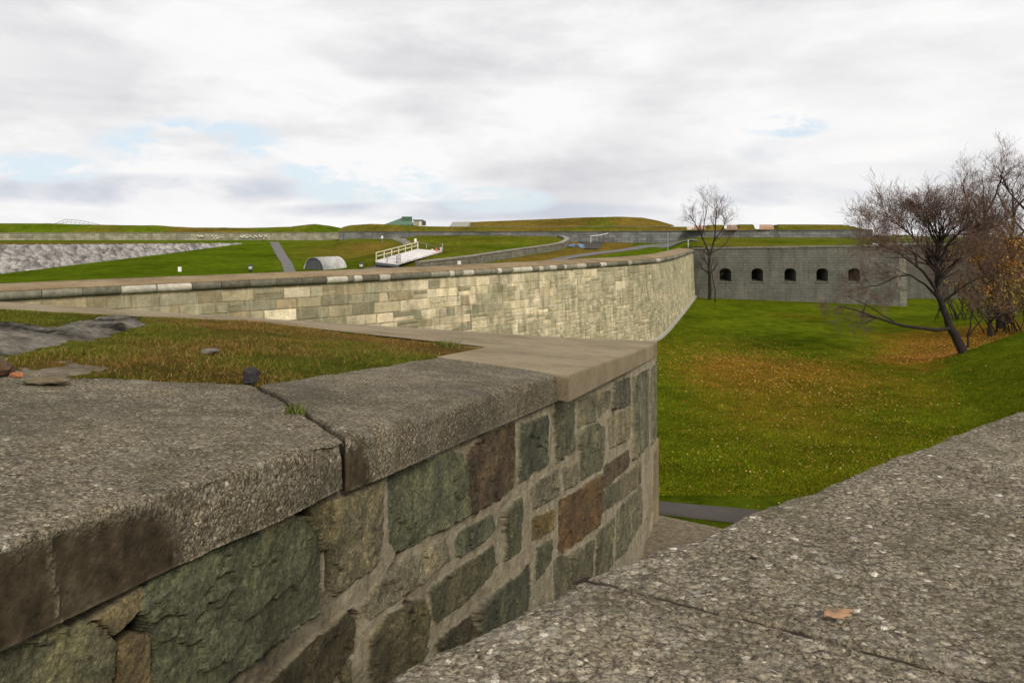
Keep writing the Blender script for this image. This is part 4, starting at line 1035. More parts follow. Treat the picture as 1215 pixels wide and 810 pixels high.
for i in range(k):
    x0, x1 = XA + (XB - XA) * i / k + .01, XA + (XB - XA) * (i + 1) / k - .01; z0, z1 = float(wz_top(x0)), float(wz_top(x1)); c = rb.uniform(.8, 1.2)
    mb.hexa([(x0, YW - .1, z0), (x1, YW - .1, z1), (x1, YW + .7, z1), (x0, YW + .7, z0)], [(x0, YW - .1, z0 + .14), (x1, YW - .1, z1 + .14), (x1, YW + .7, z1 + .16), (x0, YW + .7, z0 + .16)], col=(.16 * c, .155 * c, .125 * c))
mb.build('coping', M_CORDON, flank)
mb = MB()
z = -8.3
while z < -1.75:
    h = .42; lw = 1.0 if int(z * 10) % 2 else .7; c = rb.uniform(.85, 1.2)
    mb.box((XB - lw / 2 + .03, YW + .05 * (z + 2.2) + .33, z + h / 2), (lw, .75, h - .02), col=(.165 * c, .16 * c, .13 * c)); z += h
mb.build('quoin', M_CORDON, flank)
# recessed wall beyond the corner
ret = empty('recessed_wall', (52, 90, -8), 'dark wall set back beyond the pale corner stones, behind the bare trees', 'fortress wall')
mv = [(39.4, 80.6), (41.5, 90.), (95., 92.)]; V = []; U = []; Q = []; L0 = 0
for a, b in zip(mv[:-1], mv[1:]):
    n_ = 12
    for i in range(n_):
        p, q = [A3(a) + (A3(b) - A3(a)) * (i + j) / n_ for j in (0, 1)]; l = np.linalg.norm(q - p)
        j = len(V); V += [(p[0], p[1], -8.6), (q[0], q[1], -8.6), (q[0], q[1], -1.8), (p[0], p[1], -1.8)]; U += [(L0, 0), (L0 + l, 0), (L0 + l, 6.8), (L0, 6.8)]; Q.append([j, j + 1, j + 2, j + 3]); L0 += l
np_mesh('masonry', V, [A3(Q)], M_DARKWALL, ret, uv=U)
mb = MB()
for a, b in zip(mv[:-1], mv[1:]):
    mb.tube([(a[0], a[1], -1.75), (b[0], b[1], -1.75)], .16, 6, (.15, .15, .125))
mb.build('coping', M_CORDON, ret)

# ================================================================== ground inside the fortress
BW0, BW1 = A3([-27.8, 128.]), A3([52., 115.])            # foot of the bastion wall
LC_ = [(500, 323), (560, 315), (600, 307.5), (650, 299.5), (668, 296)]
def base_int(x, y):
    u = x / np.maximum(y, 1)
    zr = np.interp(y, [60, 70, 110, 118, 127], [-3.95, -3.9, -2.83, -2.25, -1.5])
    zl = np.interp(y, [60, 70, 140, 150], [-3.95, -3.9, -2.03, -2.0])
    k = sstep(-.20, -.24, u)
    z = zr * (1 - k) + zl * k
    zb = np.interp(y, [80.4, 112, 118], [-1.78, -1.30, -1.2]); kb = sstep(.19, .228, u) * sstep(78., 80.5, y)
    return z * (1 - kb) + zb * kb
def g_hit(px, py, fz=base_int, y0=62., y1=150.):
    ys = np.linspace(y0, y1, 3000); zs = (HY - py) / F * ys; g_ = fz((px - CX) / F * ys, ys)
    i = np.argmax(zs <= g_); Y = ys[i] if zs[i] <= g_[i] else y1
    return A3([(px - CX) / F * Y, Y])
lowc = [g_hit(px, py) for px, py in LC_]; lowc = smooth_curve([tuple(p) for p in lowc] + [(8.6, 117.), (8.0, 122.), (5.5, 126.)], 2)
lowx = lambda y: np.interp(y, np.maximum.accumulate(lowc[:, 1]), lowc[:, 0])
def int_z(x, y):
    z = base_int(x, y)
    d = lowx(y) - x
    side = sstep(.0, .9, d) * sstep(74, 84, y) * sstep(127.5, 124, y) * sstep(-19, -14, x) 
    sunk = np.exp(-((x + 12.6 - (y - 74) * .1) / 2.2) ** 2) * sstep(83, 78, y)
    z = z + .78 * side * (1 - sunk) - .55 * sunk
    kx = np.exp(-((x + 12.2 - (y - 80) * .19) / 2.6) ** 4) * sstep(77, 79.5, y) * sstep(97.5, 95., y)
    z = z * (1 - kx) + kx * np.minimum(z, np.interp(y, [77, 80, 94, 97], [-4.1, -3.95, -2.72, -2.5]))
    return z + .05 * f2(x, y, .12, 3, 140)
def int_dry(x, y):
    u = x / np.maximum(y, 1); px = CX + F * u
    v = .28 + .3 * f2(x, y, .05, 3, 141)
    v = v - .38 * sstep(330, 300, px)
    v = v + .38 * np.exp(-((px - 430) / 55) ** 2) * sstep(76, 90, y) * sstep(128, 112, y)
    v = v + .1 * sstep(500, 540, px) * sstep(690, 660, px)
    d = x - lowx(y); v = v + .75 * sstep(0, .8, d) * sstep(13, 6, d) * sstep(84, 88, y) - .6 * sstep(8, 11, d) * sstep(.215, .195, u)
    v = v + .5 * sstep(84, 79, y) * (px > 440) + .12 * sstep(.22, .25, u)
    return v
gx, gy = np.meshgrid(np.concatenate([np.arange(-120, -50, 2.5), np.arange(-50, 22, .6), np.arange(22, 75, 1.5)]), np.arange(14, 153, .8), indexing='ij')
gz = int_z(gx, gy)
side_in = np.zeros(gx.shape, bool)
# keep only what lies behind the rampart (its back) and behind the flank wall
rb_pl = [tuple(rcp(u) - rnorm(u) * 1.0) for u in np.linspace(0, RL - .6, 80)] + [(18.4, YW + .5), (39.5, YW + .5), (41, 91), (74, 91), (74, 153), (-121, 153), (-121, 2)]
side_in = in_poly(gx, gy, rb_pl)
fq = grid_faces(*gx.shape); ok = side_in.ravel()[fq].all(1)
tag(np_mesh('fortress_ground', np.stack([gx, gy, gz], -1).reshape(-1, 3), [fq[ok]], M_FARLAWN, None, True, {'dry': int_dry(gx, gy).ravel()}), kind='structure')
# near strip just behind the flank wall (finer than the grid)
mb_x = np.linspace(18.3, 41, 80); mb_y = np.array([80.55, 80.9, 81.4, 82.2, 83.5]); X_, Y_ = np.meshgrid(mb_x, mb_y, indexing='ij')
tag(np_mesh('grass_bank', np.stack([X_, Y_, int_z(X_, Y_) + .02 + .05 * f2(X_, Y_, 1.2, 3, 3)], -1).reshape(-1, 3), [grid_faces(80, 5)], M_FARLAWN, None, True, {'dry': int_dry(X_, Y_).ravel()}), kind='structure')
def gl(pl): return [tuple(g_hit(px, py, int_z)) for px, py in pl]
ribbon('footpath', gl([(317, 287.5), (322, 299), (330, 312), (334, 326)]), gl([(334, 287.5), (341, 299), (350, 312), (357, 326)]), int_z, .07, M_ROAD, 40)
ribbon('road', gl([(600, 320), (655, 306.5), (700, 299.5), (760, 291), (800, 286.5), (826, 284.6)]), gl([(640, 316), (690, 306), (725, 301), (775, 293.3), (806, 289.5), (830, 287)]), int_z, .10, M_ROAD, 60)
ribbon('road_spur', [(9.4, 110.), (9.6, 118), (9.0, 124)], [(12.4, 110.), (14.2, 118), (15.5, 124)], int_z, .12, M_ASPHALT, 30)
ribbon('sunken_lane', gl([(405, 328), (425, 318), (446, 311.5)]), gl([(470, 331), (476, 320), (480, 313.5)]), int_z, .07, M_ROAD, 30)

# wall runs used for the far walls
def wall_run(name, pts, zb, zt, mat, parent, thick=.8, batter=.04, coping=None, n=40, label=None):
    pts = A3(pts); d = np.concatenate([[0], np.cumsum(np.linalg.norm(np.diff(pts[:, :2], axis=0), axis=1))]); t = np.linspace(0, d[-1], n)
    x = np.interp(t, d, pts[:, 0]); y = np.interp(t, d, pts[:, 1]); b = np.interp(t, d, np.broadcast_to(zb, len(pts)).astype(float)); z = np.interp(t, d, np.broadcast_to(zt, len(pts)).astype(float))
    tx, ty = np.gradient(x), np.gradient(y); l = np.hypot(tx, ty); nx_, ny_ = ty / l, -tx / l
    r = []
    for o_, zz_ in ((batter * (z - b), b), (0 * b, z), (-thick + 0 * b, z), (-thick + 0 * b, b)): r.append(np.stack([x + nx_ * o_, y + ny_ * o_, zz_], 1))
    V = np.stack(r, 1); uv = np.stack([np.repeat(t[:, None], 4, 1), np.stack([b, z, z + .5, z + 3], 1)], -1)
    o = np_mesh(name, V.reshape(-1, 3), [grid_faces(n, 4, flip=True), A3([[0, 1, 2, 3], [4 * n - 1, 4 * n - 2, 4 * n - 3, 4 * n - 4]])], mat, parent, uv=uv.reshape(-1, 2))
    if coping:
        col, ch = coping; mb = MB()
        for i in range(n - 1):
            q = [(x[j] + nx_[j] * w_, y[j] + ny_[j] * w_) for j, w_ in ((i, .07), (i + 1, .07), (i + 1, -thick - .05), (i, -thick - .05))]; c = rb.uniform(.85, 1.15)
            mb.hexa([(q[0][0], q[0][1], z[i] + .004), (q[1][0], q[1][1], z[i + 1] + .004), (q[2][0], q[2][1], z[i + 1] + .004), (q[3][0], q[3][1], z[i] + .004)], [(q[0][0], q[0][1], z[i] + ch), (q[1][0], q[1][1], z[i + 1] + ch), (q[2][0], q[2][1], z[i + 1] + ch), (q[3][0], q[3][1], z[i] + ch)], col=tuple(k * c for k in col))
        mb.build('coping', M_CORDON, parent)
    return o
# low curved wall holding the raised lawn
lw = empty('curved_low_wall', (0, 95, -3.4), 'low curved stone wall edging the raised lawn, ending in a rounded bend beside the road', 'low wall')
lp = lowc; lz = base_int(lp[:, 0], lp[:, 1])
wall_run('masonry', lp, lz - .6, lz + .86, M_LOWWALL, lw, .6, .03, ((.24, .22, .18), .12), 46)
# back-left wall
bl = empty('back_wall', (-60, 146, -2), 'long low stained stone wall under the far grass crest on the left', 'rampart')
wall_run('masonry', [P(-260, 286, 150), P(0, 286, 146), P(402, 285, 145)], -2.6, [-.75, -.72, -.68], M_FARWALL, bl, .8, .03, ((.22, .2, .15), .12), 70)
mb = MB()
for (a, b) in ((234, 242), (252, 262), (286, 296), (297, 317)):          # whitewashed repairs
    for k in range(int((b - a) / 2)):
        x0 = a + k * 2 + rb.uniform(-.5, .5); y0 = rb.uniform(279, 283)
        q = P(x0, y0, 144.93); mb = MB(); mb.box((q[0], 144.98, q[2]), (rb.uniform(.2, .45), .1, .22), col=(.62, .58, .5)); mb.build('white_repair', M_TINT, bl)
# bastion wall
bw = empty('bastion_wall', tuple((BW0 + BW1) / 2) + (-1.5,), 'long straight blue grey stone wall below the grassy parapet in the middle distance', 'rampart')
wall_run('masonry', [(-27.8, 128.2), (12, 121.5), (52., 114.8)], -2.4, [-.50, -.46, -.16], M_BASTION, bw, .9, .05, ((.075, .078, .08), .14), 80)
wall_run('corner_face', [(-29, 150), (-27.9, 128.6)], -2.4, -.50, M_DARKWALL, bw, .5, .02, None, 10)

# grass crests: strips that rise from a wall to a crest and fall away behind
def bank(name, cols, Y0, Y1, dry, nx=160, Yb=14., kind='structure', zb=None, bump=.12, seed=0):
    cols = A3(cols); px = np.linspace(cols[0, 0], cols[-1, 0], nx)
    lo = np.interp(px, cols[:, 0], cols[:, 1]); cr = np.interp(px, cols[:, 0], cols[:, 2])
    f0 = np.interp(px, cols[[0, -1], 0], Y0); f1_ = np.interp(px, cols[[0, -1], 0], Y1)
    rows = []
    for t in (0, .12, .3, .5, .7, .85, .95, 1.):
        Y = f0 + (f1_ - f0) * t; k = t ** .8 if t < 1 else 1.
        z = (HY - lo) / F * f0 * (1 - k) + (HY - cr) / F * f1_ * k; x = (px - CX) / F * f0 * (1 - t) + (px - CX) / F * f1_ * t
        rows.append(np.stack([x, Y, z + bump * f2(x, Y, .25, 4, seed + 200) * (t > 0)], 1))
    top = rows[-1]
    for dy, dz in ((3., -.1), (Yb, -1.5), (Yb + 10, -4.)): rows.append(top + A3([0, dy, dz]))
    V = np.stack(rows, 1)
    d = .16 + dry(px)[:, None] + .5 * f2(V[..., 0], V[..., 1], .12, 3, seed + 210)
    return tag(np_mesh(name, V.reshape(-1, 3), [grid_faces(nx, len(rows))], M_FARLAWN, None, True, {'dry': d.ravel()}), kind=kind)
bank('grass_rampart', [(-260, 277, 265), (0, 276.9, 265.2), (55, 276.9, 265.2), (100, 276.9, 266.4), (180, 276.9, 267.4), (230, 276.8, 270), (300, 276.7, 270.2), (345, 276.6, 269.3), (362, 276.5, 266.8), (374, 276.5, 265.6), (390, 276.5, 267.4), (403, 276.5, 270.3)], (146.8, 145.8), (153, 153), lambda px: .12 + .9 * np.exp(-((px - 250) / 45) ** 2) * .75 + .25 * np.exp(-((px - 110) / 30) ** 2), seed=1)
bank('grass_parapet', [(401.5, 276.4, 272.5), (407, 276, 269.3), (416, 275.8, 267.2), (440, 275.7, 265.6), (462, 275.6, 266.4), (482, 275.6, 267.3), (510, 275.6, 268.6), (560, 275.4, 269.0), (700, 275., 268.8), (800, 274.4, 269.0), (818, 274.3, 269.), (822, 274.2, 271.4), (838, 274.1, 271.4), (842, 274.1, 266.8), (858, 274, 266.8), (860, 273.9, 271.5), (874, 273.8, 271.4), (877, 273.8, 266.3), (894, 273.7, 266.2), (896, 273.7, 271.8), (920, 273.6, 271.8), (924, 273.6, 266.3), (960, 273.5, 266.3), (1000, 273.4, 266.6), (1012, 273.4, 268.6), (1029, 273.3, 272.6)], (129., 115.8), (134., 121.), lambda px: .58 - .2 * sstep(840, 900, px) + .15 * np.sin(px * .06), 420, seed=2, bump=.04)
bank('brown_mound', [(540, 269.3, 268.9), (553, 269.3, 263.6), (600, 269.2, 262.), (660, 269, 259.4), (700, 269, 257.6), (735, 269, 257.2), (762, 268.9, 258.2), (780, 268.8, 261.5), (798, 268.8, 266.6), (800, 268.8, 268.)], (144., 142.), (152., 150.), lambda px: .95 - .3 * np.exp(-((px - 720) / 40) ** 2), 160, seed=3, bump=.05)
# narrow pale path at the foot of the mound
ribbon('mound_path', [P(548, 269.2, 142.5), P(800, 268.9, 140.5)], [P(548, 268.6, 144.), P(800, 268.4, 142.)], lambda x, y: np.full(np.shape(x), .44) , .1, M_ROAD, 10)
# embrasure cheeks in the parapet
for (a, b, c, col) in ((820, 838, 819, (.33, .20, .14)), (860, 875, 859, (.27, .19, .13)), (901, 919, 897, (.36, .22, .15))):
    pass
def cheek(px0, px1, y0, y1, col, Y=118.5, skew=2.5):
    mb = MB(); a, b, c, d = P(px0, y1, Y - 1.5), P(px1 + skew, y1, Y - 1.5), P(px1, y0, Y + 1.5), P(px0, y0, Y + 1.5)
    mb.hexa([a, b, (c[0] + .2, c[1], b[2]), (d[0], d[1], a[2])], [(a[0], a[1], a[2] + .3), (b[0], b[1], b[2] + .3), c, d], col=col)
    mb.build('embrasure_cheek', M_CORDON, bw)
cheek(823, 835, 267.6, 272.2, (.34, .22, .15)); cheek(862, 873, 266.8, 272.8, (.28, .2, .14)); cheek(901, 916, 266.4, 272.4, (.38, .24, .165))
cheek(815, 821, 268., 272.5, (.55, .5, .43), skew=0)

# rubble revetment on the left: rough broken stone slope
rub = []
bot = [(-130, 334), (0, 325), (60, 318), (130, 309.5), (210, 299.5), (255, 293.5), (292, 289.)]
bp_ = A3([g_hit(px, py) for px, py in bot]); 
nx = 330; t = np.linspace(0, 1, nx); dd = np.concatenate([[0], np.cumsum(np.linalg.norm(np.diff(bp_, axis=0), axis=1))]); tt = t * dd[-1]
bxx = np.interp(tt, dd, bp_[:, 0]); byy = np.interp(tt, dd, bp_[:, 1]); pxx = CX + F * bxx / byy
tp_y = np.interp(pxx, [-130, 0, 100, 200, 292], [291., 290.2, 289.8, 289., 288.4]); rows = []; nv = 46; TC = []
for k in range(nv):
    f = k / (nv - 1); X = bxx - 2.4 * f * (1 - .6 * t); Y = byy
    zb_ = base_int(bxx, byy) - .2; zt_ = (HY - tp_y) / F * byy
    z = zb_ + (zt_ - zb_) * f
    q = np.stack([X * .9, Y * .9, z * 1.6], 1)
    wd, wi = worley(q * 1.7, 5); h = .2 * (.6 - wd) + .14 * fbm(q * 2., 3, 6)
    X = X + h
    rows.append(np.stack([X, Y, z + .08 * fbm(q * 3, 2, 8)], 1))
    br_ = np.clip(.45 + .55 * fbm(q * .8, 4, 12) + (wi - .5) * .75, 0, 1)[:, None]
    TC.append(A3([.13, .12, .115]) * (1 - br_) + A3([.46, .435, .405]) * br_)
top = rows[-1]; rows.append(top + A3([-3., 0, -.4])); TC.append(TC[-1])
o = np_mesh('rubble_wall', np.stack(rows, 1).reshape(-1, 3), [grid_faces(nx, nv + 1, flip=False)], M_ROCK, None, False, {'tint': np.stack(TC, 1).reshape(-1, 3)})
if o.data.polygons[len(o.data.polygons) // 2].normal.x < 0: o.data.flip_normals()
tag(o, 'rough pale grey rubble revetment tapering along the left edge of the green lawn', 'stone wall')
# dry grass shelf behind it
xs_ = np.linspace(0, 1, 60); L_ = [(x, y) for x, y in zip(np.interp(xs_ * dd[-1], dd, bp_[:, 0]) - 2.6, np.interp(xs_ * dd[-1], dd, bp_[:, 1]))]
X_ = np.stack([A3(L_)[:, 0] + .5, A3(L_)[:, 0] - 6, A3(L_)[:, 0] - 20, A3(L_)[:, 0] - 70], 1); Y_ = np.repeat(A3(L_)[:, 1][:, None], 4, 1)
Z_ = np.interp(Y_, [60, 75, 130, 150], [-1.28, -1.42, -2.2, -2.06]) + A3([0, .05, .1, .2])
tag(np_mesh('dry_grass_shelf', np.stack([X_, Y_, Z_], -1).reshape(-1, 3), [grid_faces(60, 4, flip=True)], M_FARLAWN, None, True, {'dry': np.full(X_.size, .85)}), kind='structure')

# ================================================================== furniture inside the fortress
# barrel roofed shelter
def barrel():
    c = A3(P(373, 322.5, 75.)); ax = A3([.55, .835, 0]); sd = A3([.835, -.55, 0]); R, Ln = 1.32, 2.9
    r = empty('barrel_roofed_shelter', (c[0], c[1], c[2] - .6), 'half round shelter with a pale curved roof and dark end, behind the rampart coping', 'shelter')
    th = np.linspace(0, math.pi, 17); z0 = c[2]
    def ring(k, rad): return [tuple(c + ax * k + sd * rad * math.cos(t) + A3([0, 0, rad * math.sin(t)])) for t in th]
    mb = MB(); a, b = ring(-.12, R + .06), ring(Ln, R + .06); a2, b2 = ring(-.12, R), ring(Ln, R); n_ = 17
    mb.add(a + b + a2 + b2, [(i, i + 1, n_ + i + 1, n_ + i) for i in range(16)] + [(2 * n_ + i + 1, 2 * n_ + i, i, i + 1) for i in range(16)], col=(.46, .45, .425)); mb.build('roof', M_TINT, r, True)
    mb = MB(); a = ring(0, R - .01); mb.add(a, ngons=[tuple(range(16, -1, -1))], col=(.075, .078, .09)); e = ring(Ln - .1, R - .01); mb.add(e, ngons=[tuple(range(17))], col=(.075, .078, .09))
    p, q = c - sd * (R - .02), c + sd * (R - .02)
    for k in (0, Ln - .1):
        mb.add([tuple(p + ax * k - A3([0, 0, 1.2])), tuple(q + ax * k - A3([0, 0, 1.2])), tuple(q + ax * k), tuple(p + ax * k)], [(0, 1, 2, 3)], col=(.075, .078, .09))
    for w_ in (p, q): mb.add([tuple(w_ - A3([0, 0, 1.2])), tuple(w_ + ax * Ln - A3([0, 0, 1.2])), tuple(w_ + ax * Ln), tuple(w_)], [(0, 1, 2, 3)], col=(.09, .09, .1))
    mb.build('end_wall', M_METAL, r)
    mb = MB()
    for x_ in (-.7, 0, .7):
        s_ = c + sd * x_ - ax * .03; mb.tube([tuple(s_ - A3([0, 0, 1.2])), tuple(s_ + A3([0, 0, math.sqrt(R * R - x_ * x_) - .08]))], .03, 5, (.11, .115, .13))
    mb.build('seam', M_METAL, r)
barrel()
# ramp bridge
def bridge():
    fl, fr_, br_, bl_ = [A3(P(*q)) for q in ((445.5, 309, 80.), (473, 312.3, 80.), (524.5, 297.5, 94.), (495, 295.2, 95.))]
    r = empty('ramp_bridge', tuple((fl + fr_) / 2 - A3([0, 0, .8])), 'white sloping ramp bridge with pale timber railings on the raised lawn', 'ramp')
    mb = MB(); dn = A3([0, 0, .16])
    for k in range(18):
        t0, t1 = k / 18, (k + .96) / 18; a, b, c, d = fl + (bl_ - fl) * t0, fr_ + (br_ - fr_) * t0, fr_ + (br_ - fr_) * t1, fl + (bl_ - fl) * t1; cc = rb.uniform(.82, 1.04)
        mb.hexa([a - dn, b - dn, c - dn, d - dn], [a, b, c, d], col=(.66 * cc, .63 * cc, .61 * cc))
    mb.build('deck', M_TINT, r)
    mb = MB(); c = (.1, .11, .13)
    mb.hexa([fl - dn * 2.6 + A3([0, .05, 0]), fr_ - dn * 2.6 + A3([0, .05, 0]), fr_ - dn * 2.6 + A3([0, .3, 0]), fl - dn * 2.6 + A3([0, .3, 0])], [fl - dn * 1.02, fr_ - dn * 1.02, fr_ - dn * 1.02 + A3([0, .3, 0]), fl - dn * 1.02 + A3([0, .3, 0])], col=c); mb.build('end_beam', M_METAL, r)
    for q in (fl, fr_):
        mb = MB(); mb.box((q[0] + (.12 if q is fl else -.12), q[1] + .4, q[2] - .95), (.2, .2, 1.2), col=(.06, .06, .07)); mb.build('support_post', M_METAL, r)
    def side(a, b, n_, h, col, name, rr, posts_only=False):
        rl = MB()
        for k in range(n_ + 1):
            p = a + (b - a) * k / n_; m_ = MB(); m_.box(tuple(p + A3([0, 0, h / 2])), (.09, .09, h), col=col); m_.build('railing_post', M_TINT, r)
        for f in ((1., .52) if not posts_only else (.98,)):
            rl = MB(); rl.tube([tuple(a + A3([0, 0, h * f])), tuple(b + A3([0, 0, h * f]))], rr, 6, col); rl.build('handrail', M_TINT, r)
    side(fl + A3([.08, 0, 0]), bl_ + A3([.05, 0, 0]), 6, .78, (.62, .55, .38), 'far', .06)
    side(fr_ + A3([-.06, 0, 0]), fr_ + (br_ - fr_) * .04 + A3([-.06, 0, 0]), 1, .8, (.25, .26, .27), 'near', .03)
    side(fl + (fr_ - fl) * .5, fr_ + A3([-.2, 0, 0]), 1, .75, (.25, .26, .27), 'near', .02)
    far = bl_ + A3([.2, 1.2, .0]); side(bl_ + A3([.1, .2, 0]), A3(P(515, 292.5, 103.)) - A3([0, 0, .8]), 2, .85, (.3, .32, .33), 'rear', .03, True)
    side(A3(P(516, 292.8, 102.)) - A3([0, 0, .8]), A3(P(525, 297., 94.2)) - A3([0, 0, .05]), 1, .85, (.3, .32, .33), 'rear', .03)
    # red and white barrier boards at the top end
    for k, (px, py) in enumerate(((503, 301.5), (513, 300.5), (518, 299.3), (523, 298.5))):
        m_ = MB(); q = P(px, py - 2.4, 93.2 - k * .2); m_.box((q[0], q[1], q[2]), (.22 if k else 1.0, .06, .55 if k else .1), col=(.5, .14, .12) if k % 2 == 0 else (.62, .5, .48)); m_.build('barrier_board', M_TINT, r)
bridge()
# lamp posts
lamp_pts = [(297, 326, 313.2, 72., 'black lamp post with a white globe beside the footpath, left of the shelter'), (428.5, 322, 310.8, 76., 'black lamp post beside the sunken lane, right of the shelter'), (497.5, 320, 311., 79., 'black lamp post on the dry grass below the ramp bridge')]
def make_lamp():
    r = empty('lamp_post', (0, 0, 0), 'x', 'lamp post', 'lamp posts behind the rampart coping')
    m_ = MB(); m_.tube([(0, 0, -1.5), (0, 0, .1), (0, 0, .2), (0, 0, .55)], [.09, .09, .075, .07], 8, (.03, .03, .032)); m_.build('post', M_METAL, r)
    m_ = MB(); m_.tube([(0, 0, .52), (0, 0, .6), (0, 0, .64)], [.16, .19, .15], 8, (.03, .03, .032)); m_.build('lamp_collar', M_METAL, r); m_ = MB(); m_.tube([(0, 0, .94), (0, 0, 1.04), (0, 0, 1.14)], [.25, .2, .04], 8, (.03, .03, .032)); m_.build('lamp_cap', M_METAL, r)
    m_ = MB(); m_.tube([(0, 0, .63), (0, 0, .75), (0, 0, .97)], [.12, .17, .19], 8, (.6, .59, .55)); m_.build('globe', M_TINT, r, True)
    return r
l0 = make_lamp()
for i, (px, pb, pt_, Y, lab) in enumerate(lamp_pts):
    r = l0
    if i:
        r = l0.copy(); COL.objects.link(r)
        for ch in list(l0.children):
            c = ch.copy(); COL.objects.link(c); c.parent = r
    q = P(px, pt_, Y); r.location = (q[0], q[1], q[2] - 1.14); r['label'] = lab
def sign_post(px, py, Y, wd, h, lab, cat, col=(.75, .74, .72), low=1.6):
    q = P(px, py, Y); r = empty('sign_post', (q[0], q[1], q[2] - low), lab, cat)
    m_ = MB(); m_.tube([(q[0], q[1], q[2] - low), (q[0], q[1], q[2])], .035, 6, (.3, .3, .3)); m_.build('post', M_METAL, r)
    m_ = MB(); m_.box((q[0], q[1] - .06, q[2]), (wd, .05, h), col=col, bev=.02); m_.build('panel', M_TINT, r)
sign_post(213.5, 319.5, 72., .32, .45, 'small white sign on a thin post behind the rampart coping, left of the lamp', 'sign')
sign_post(493, 285.2, 104., .32, .45, 'small white sign on a post behind the top of the ramp bridge', 'sign')
sign_post(453.5, 281.5, 120., .3, .4, 'small white notice standing before the blue grey wall near its left corner', 'sign', low=.8)
q = P(547, 311.5, 80.2); m_ = MB(); m_.box((q[0], float(np.interp(q[0], lowc[:, 0], lowc[:, 1])) - .4, q[2] + .1), (.34, .06, .34), col=(.75, .73, .7), bev=.02)
r = empty('wall_plaque', (q[0], float(np.interp(q[0], lowc[:, 0], lowc[:, 1])) - .4, q[2]), 'small pale square plaque fixed on the low curved wall', 'plaque'); m_.build('panel', M_TINT, r)
q = P(154, 328.5, 71); pebble('white_marker_stone', (q[0], q[1], q[2]), (.3, .3, .25), (.7, .7, .68), 'tiny white marker on the green lawn just above the rampart coping', 'marker', 41, 0, 2)
# slim pole and bollard by the road end
q = P(792.5, 300, 95.); r = empty('flag_pole', (q[0], q[1], q[2] - 1), 'thin bare grey pole standing by the end of the road', 'pole')
m_ = MB(); zt = P(792.5, 277, 95.)[2]; m_.tube([(q[0], q[1], q[2] - 1), (q[0], q[1], zt)], [.05, .035], 6, (.33, .33, .33)); m_.build('shaft', M_METAL, r)
m_ = MB(); m_.tube([(q[0], q[1], zt), (q[0], q[1], zt + .08)], [.06, .02], 6, (.4, .4, .4)); m_.build('finial', M_METAL, r)
q = P(816.5, 296, 84.); r = empty('banded_post', (q[0], q[1], q[2] - .3), 'slim white banded post at the far corner of the rampart', 'post')
m_ = MB(); zt = P(816.5, 284.5, 84.)[2]; m_.tube([(q[0], q[1], q[2] - .3), (q[0], q[1], zt)], .06, 8, (.6, .58, .53)); m_.build('shaft', M_METAL, r)
for f in (.35, .7):
    m_ = MB(); m_.tube([(q[0], q[1], q[2] + (zt - q[2]) * f), (q[0], q[1], q[2] + (zt - q[2]) * (f + .1))], .066, 8, (.2, .2, .2)); m_.build('band', M_METAL, r)
# railing on the road spur
r = empty('white_railing', P(711, 284, 116.), 'short white topped railing with dark posts before the blue grey wall', 'railing')
pts = [A3(P(px, 284.8, 117.)) for px in (701, 706, 711, 716, 721.5)]
tp = [A3(P(px, py, 117.)) for px, py in ((701, 279.8), (706, 279.6), (711, 279.), (716, 278.), (721.5, 276.8))]
for k, (a, b) in enumerate(zip(pts, tp)):
    m_ = MB(); m_.tube([tuple(a - A3([0, 0, .4])), tuple(b)], .05, 6, (.6, .6, .58) if k == 0 else (.06, .06, .07)); m_.build('post', M_METAL, r)
m_ = MB(); m_.tube([tuple(p) for p in tp], .06, 6, (.68, .68, .66)); m_.build('rail', M_METAL, r)
m_ = MB(); 
for k in range(26):
    x_ = RNG.uniform(676, 692); y_ = RNG.uniform(291.5, 295.5); q = g_hit(x_, y_, int_z); m_.box((q[0], q[1], float(int_z(*q)) + .2), (rb.uniform(.25, .7), .3, rb.uniform(.1, .22)), rb.random() * 3, (.14, .24, .38) if rb.random() < .6 else (.4, .43, .47))
tag(m_.build('debris_heap', M_ROCK), 'heap of bluish debris lying beside the rounded end of the low curved wall', 'debris', kind='stuff')
m_ = MB()
for k in range(60):
    t_ = k / 60; px = 468 + 16 * t_ + rb.uniform(-3, 3); py = 281.5 + 9 * t_ + rb.uniform(-1, 1); q = g_hit(px, py, int_z); m_.box((q[0], q[1], float(int_z(*q)) + .12), (rb.uniform(.3, .8), rb.uniform(.3, .6), .3), rb.random() * 3, tuple(A3((.30, .29, .26)) * rb.uniform(.6, 1.3)))
tag(m_.build('rubble_heap', M_ROCK), 'trail of grey rubble stones on the grass above the ramp bridge', 'rubble', kind='stuff')
# buildings on the parapet
gb = empty('green_roofed_building', P(475, 268, 142.), 'low building with a sloping green roof and square green turret behind the grass parapet', 'building')
Yb = 143.; m_ = MB()
def pb(px, py, dy=0): return P(px, py, Yb + dy)
gcol = (.10, .165, .115)
m_.hexa([pb(452, 268.2), pb(494, 268.2), P(494, 268.2, Yb + 5), P(452, 268.2, Yb + 5)], [P(453, 267.2, Yb), P(493, 266.2, Yb), P(483, 258.4, Yb + 3), P(477, 258.4, Yb + 3)], col=gcol); m_.build('roof', M_TINT, gb)
m_ = MB(); a = P(476.5, 262.3, Yb + 1.5); b = P(487.5, 257., Yb + 1.5); m_.box(((a[0] + b[0]) / 2, Yb + 2.5, (a[2] + b[2]) / 2 - .3), (b[0] - a[0], 1.6, b[2] - a[2] + .6), col=(.07, .12, .08)); m_.build('turret', M_TINT, gb)
m_ = MB(); a = P(456, 268, Yb); b = P(492, 266.6, Yb); m_.box(((a[0] + b[0]) / 2, Yb + 3, a[2] - .3), (b[0] - a[0], 4, 1.2), col=(.2, .19, .16)); m_.build('wall', M_TINT, gb)
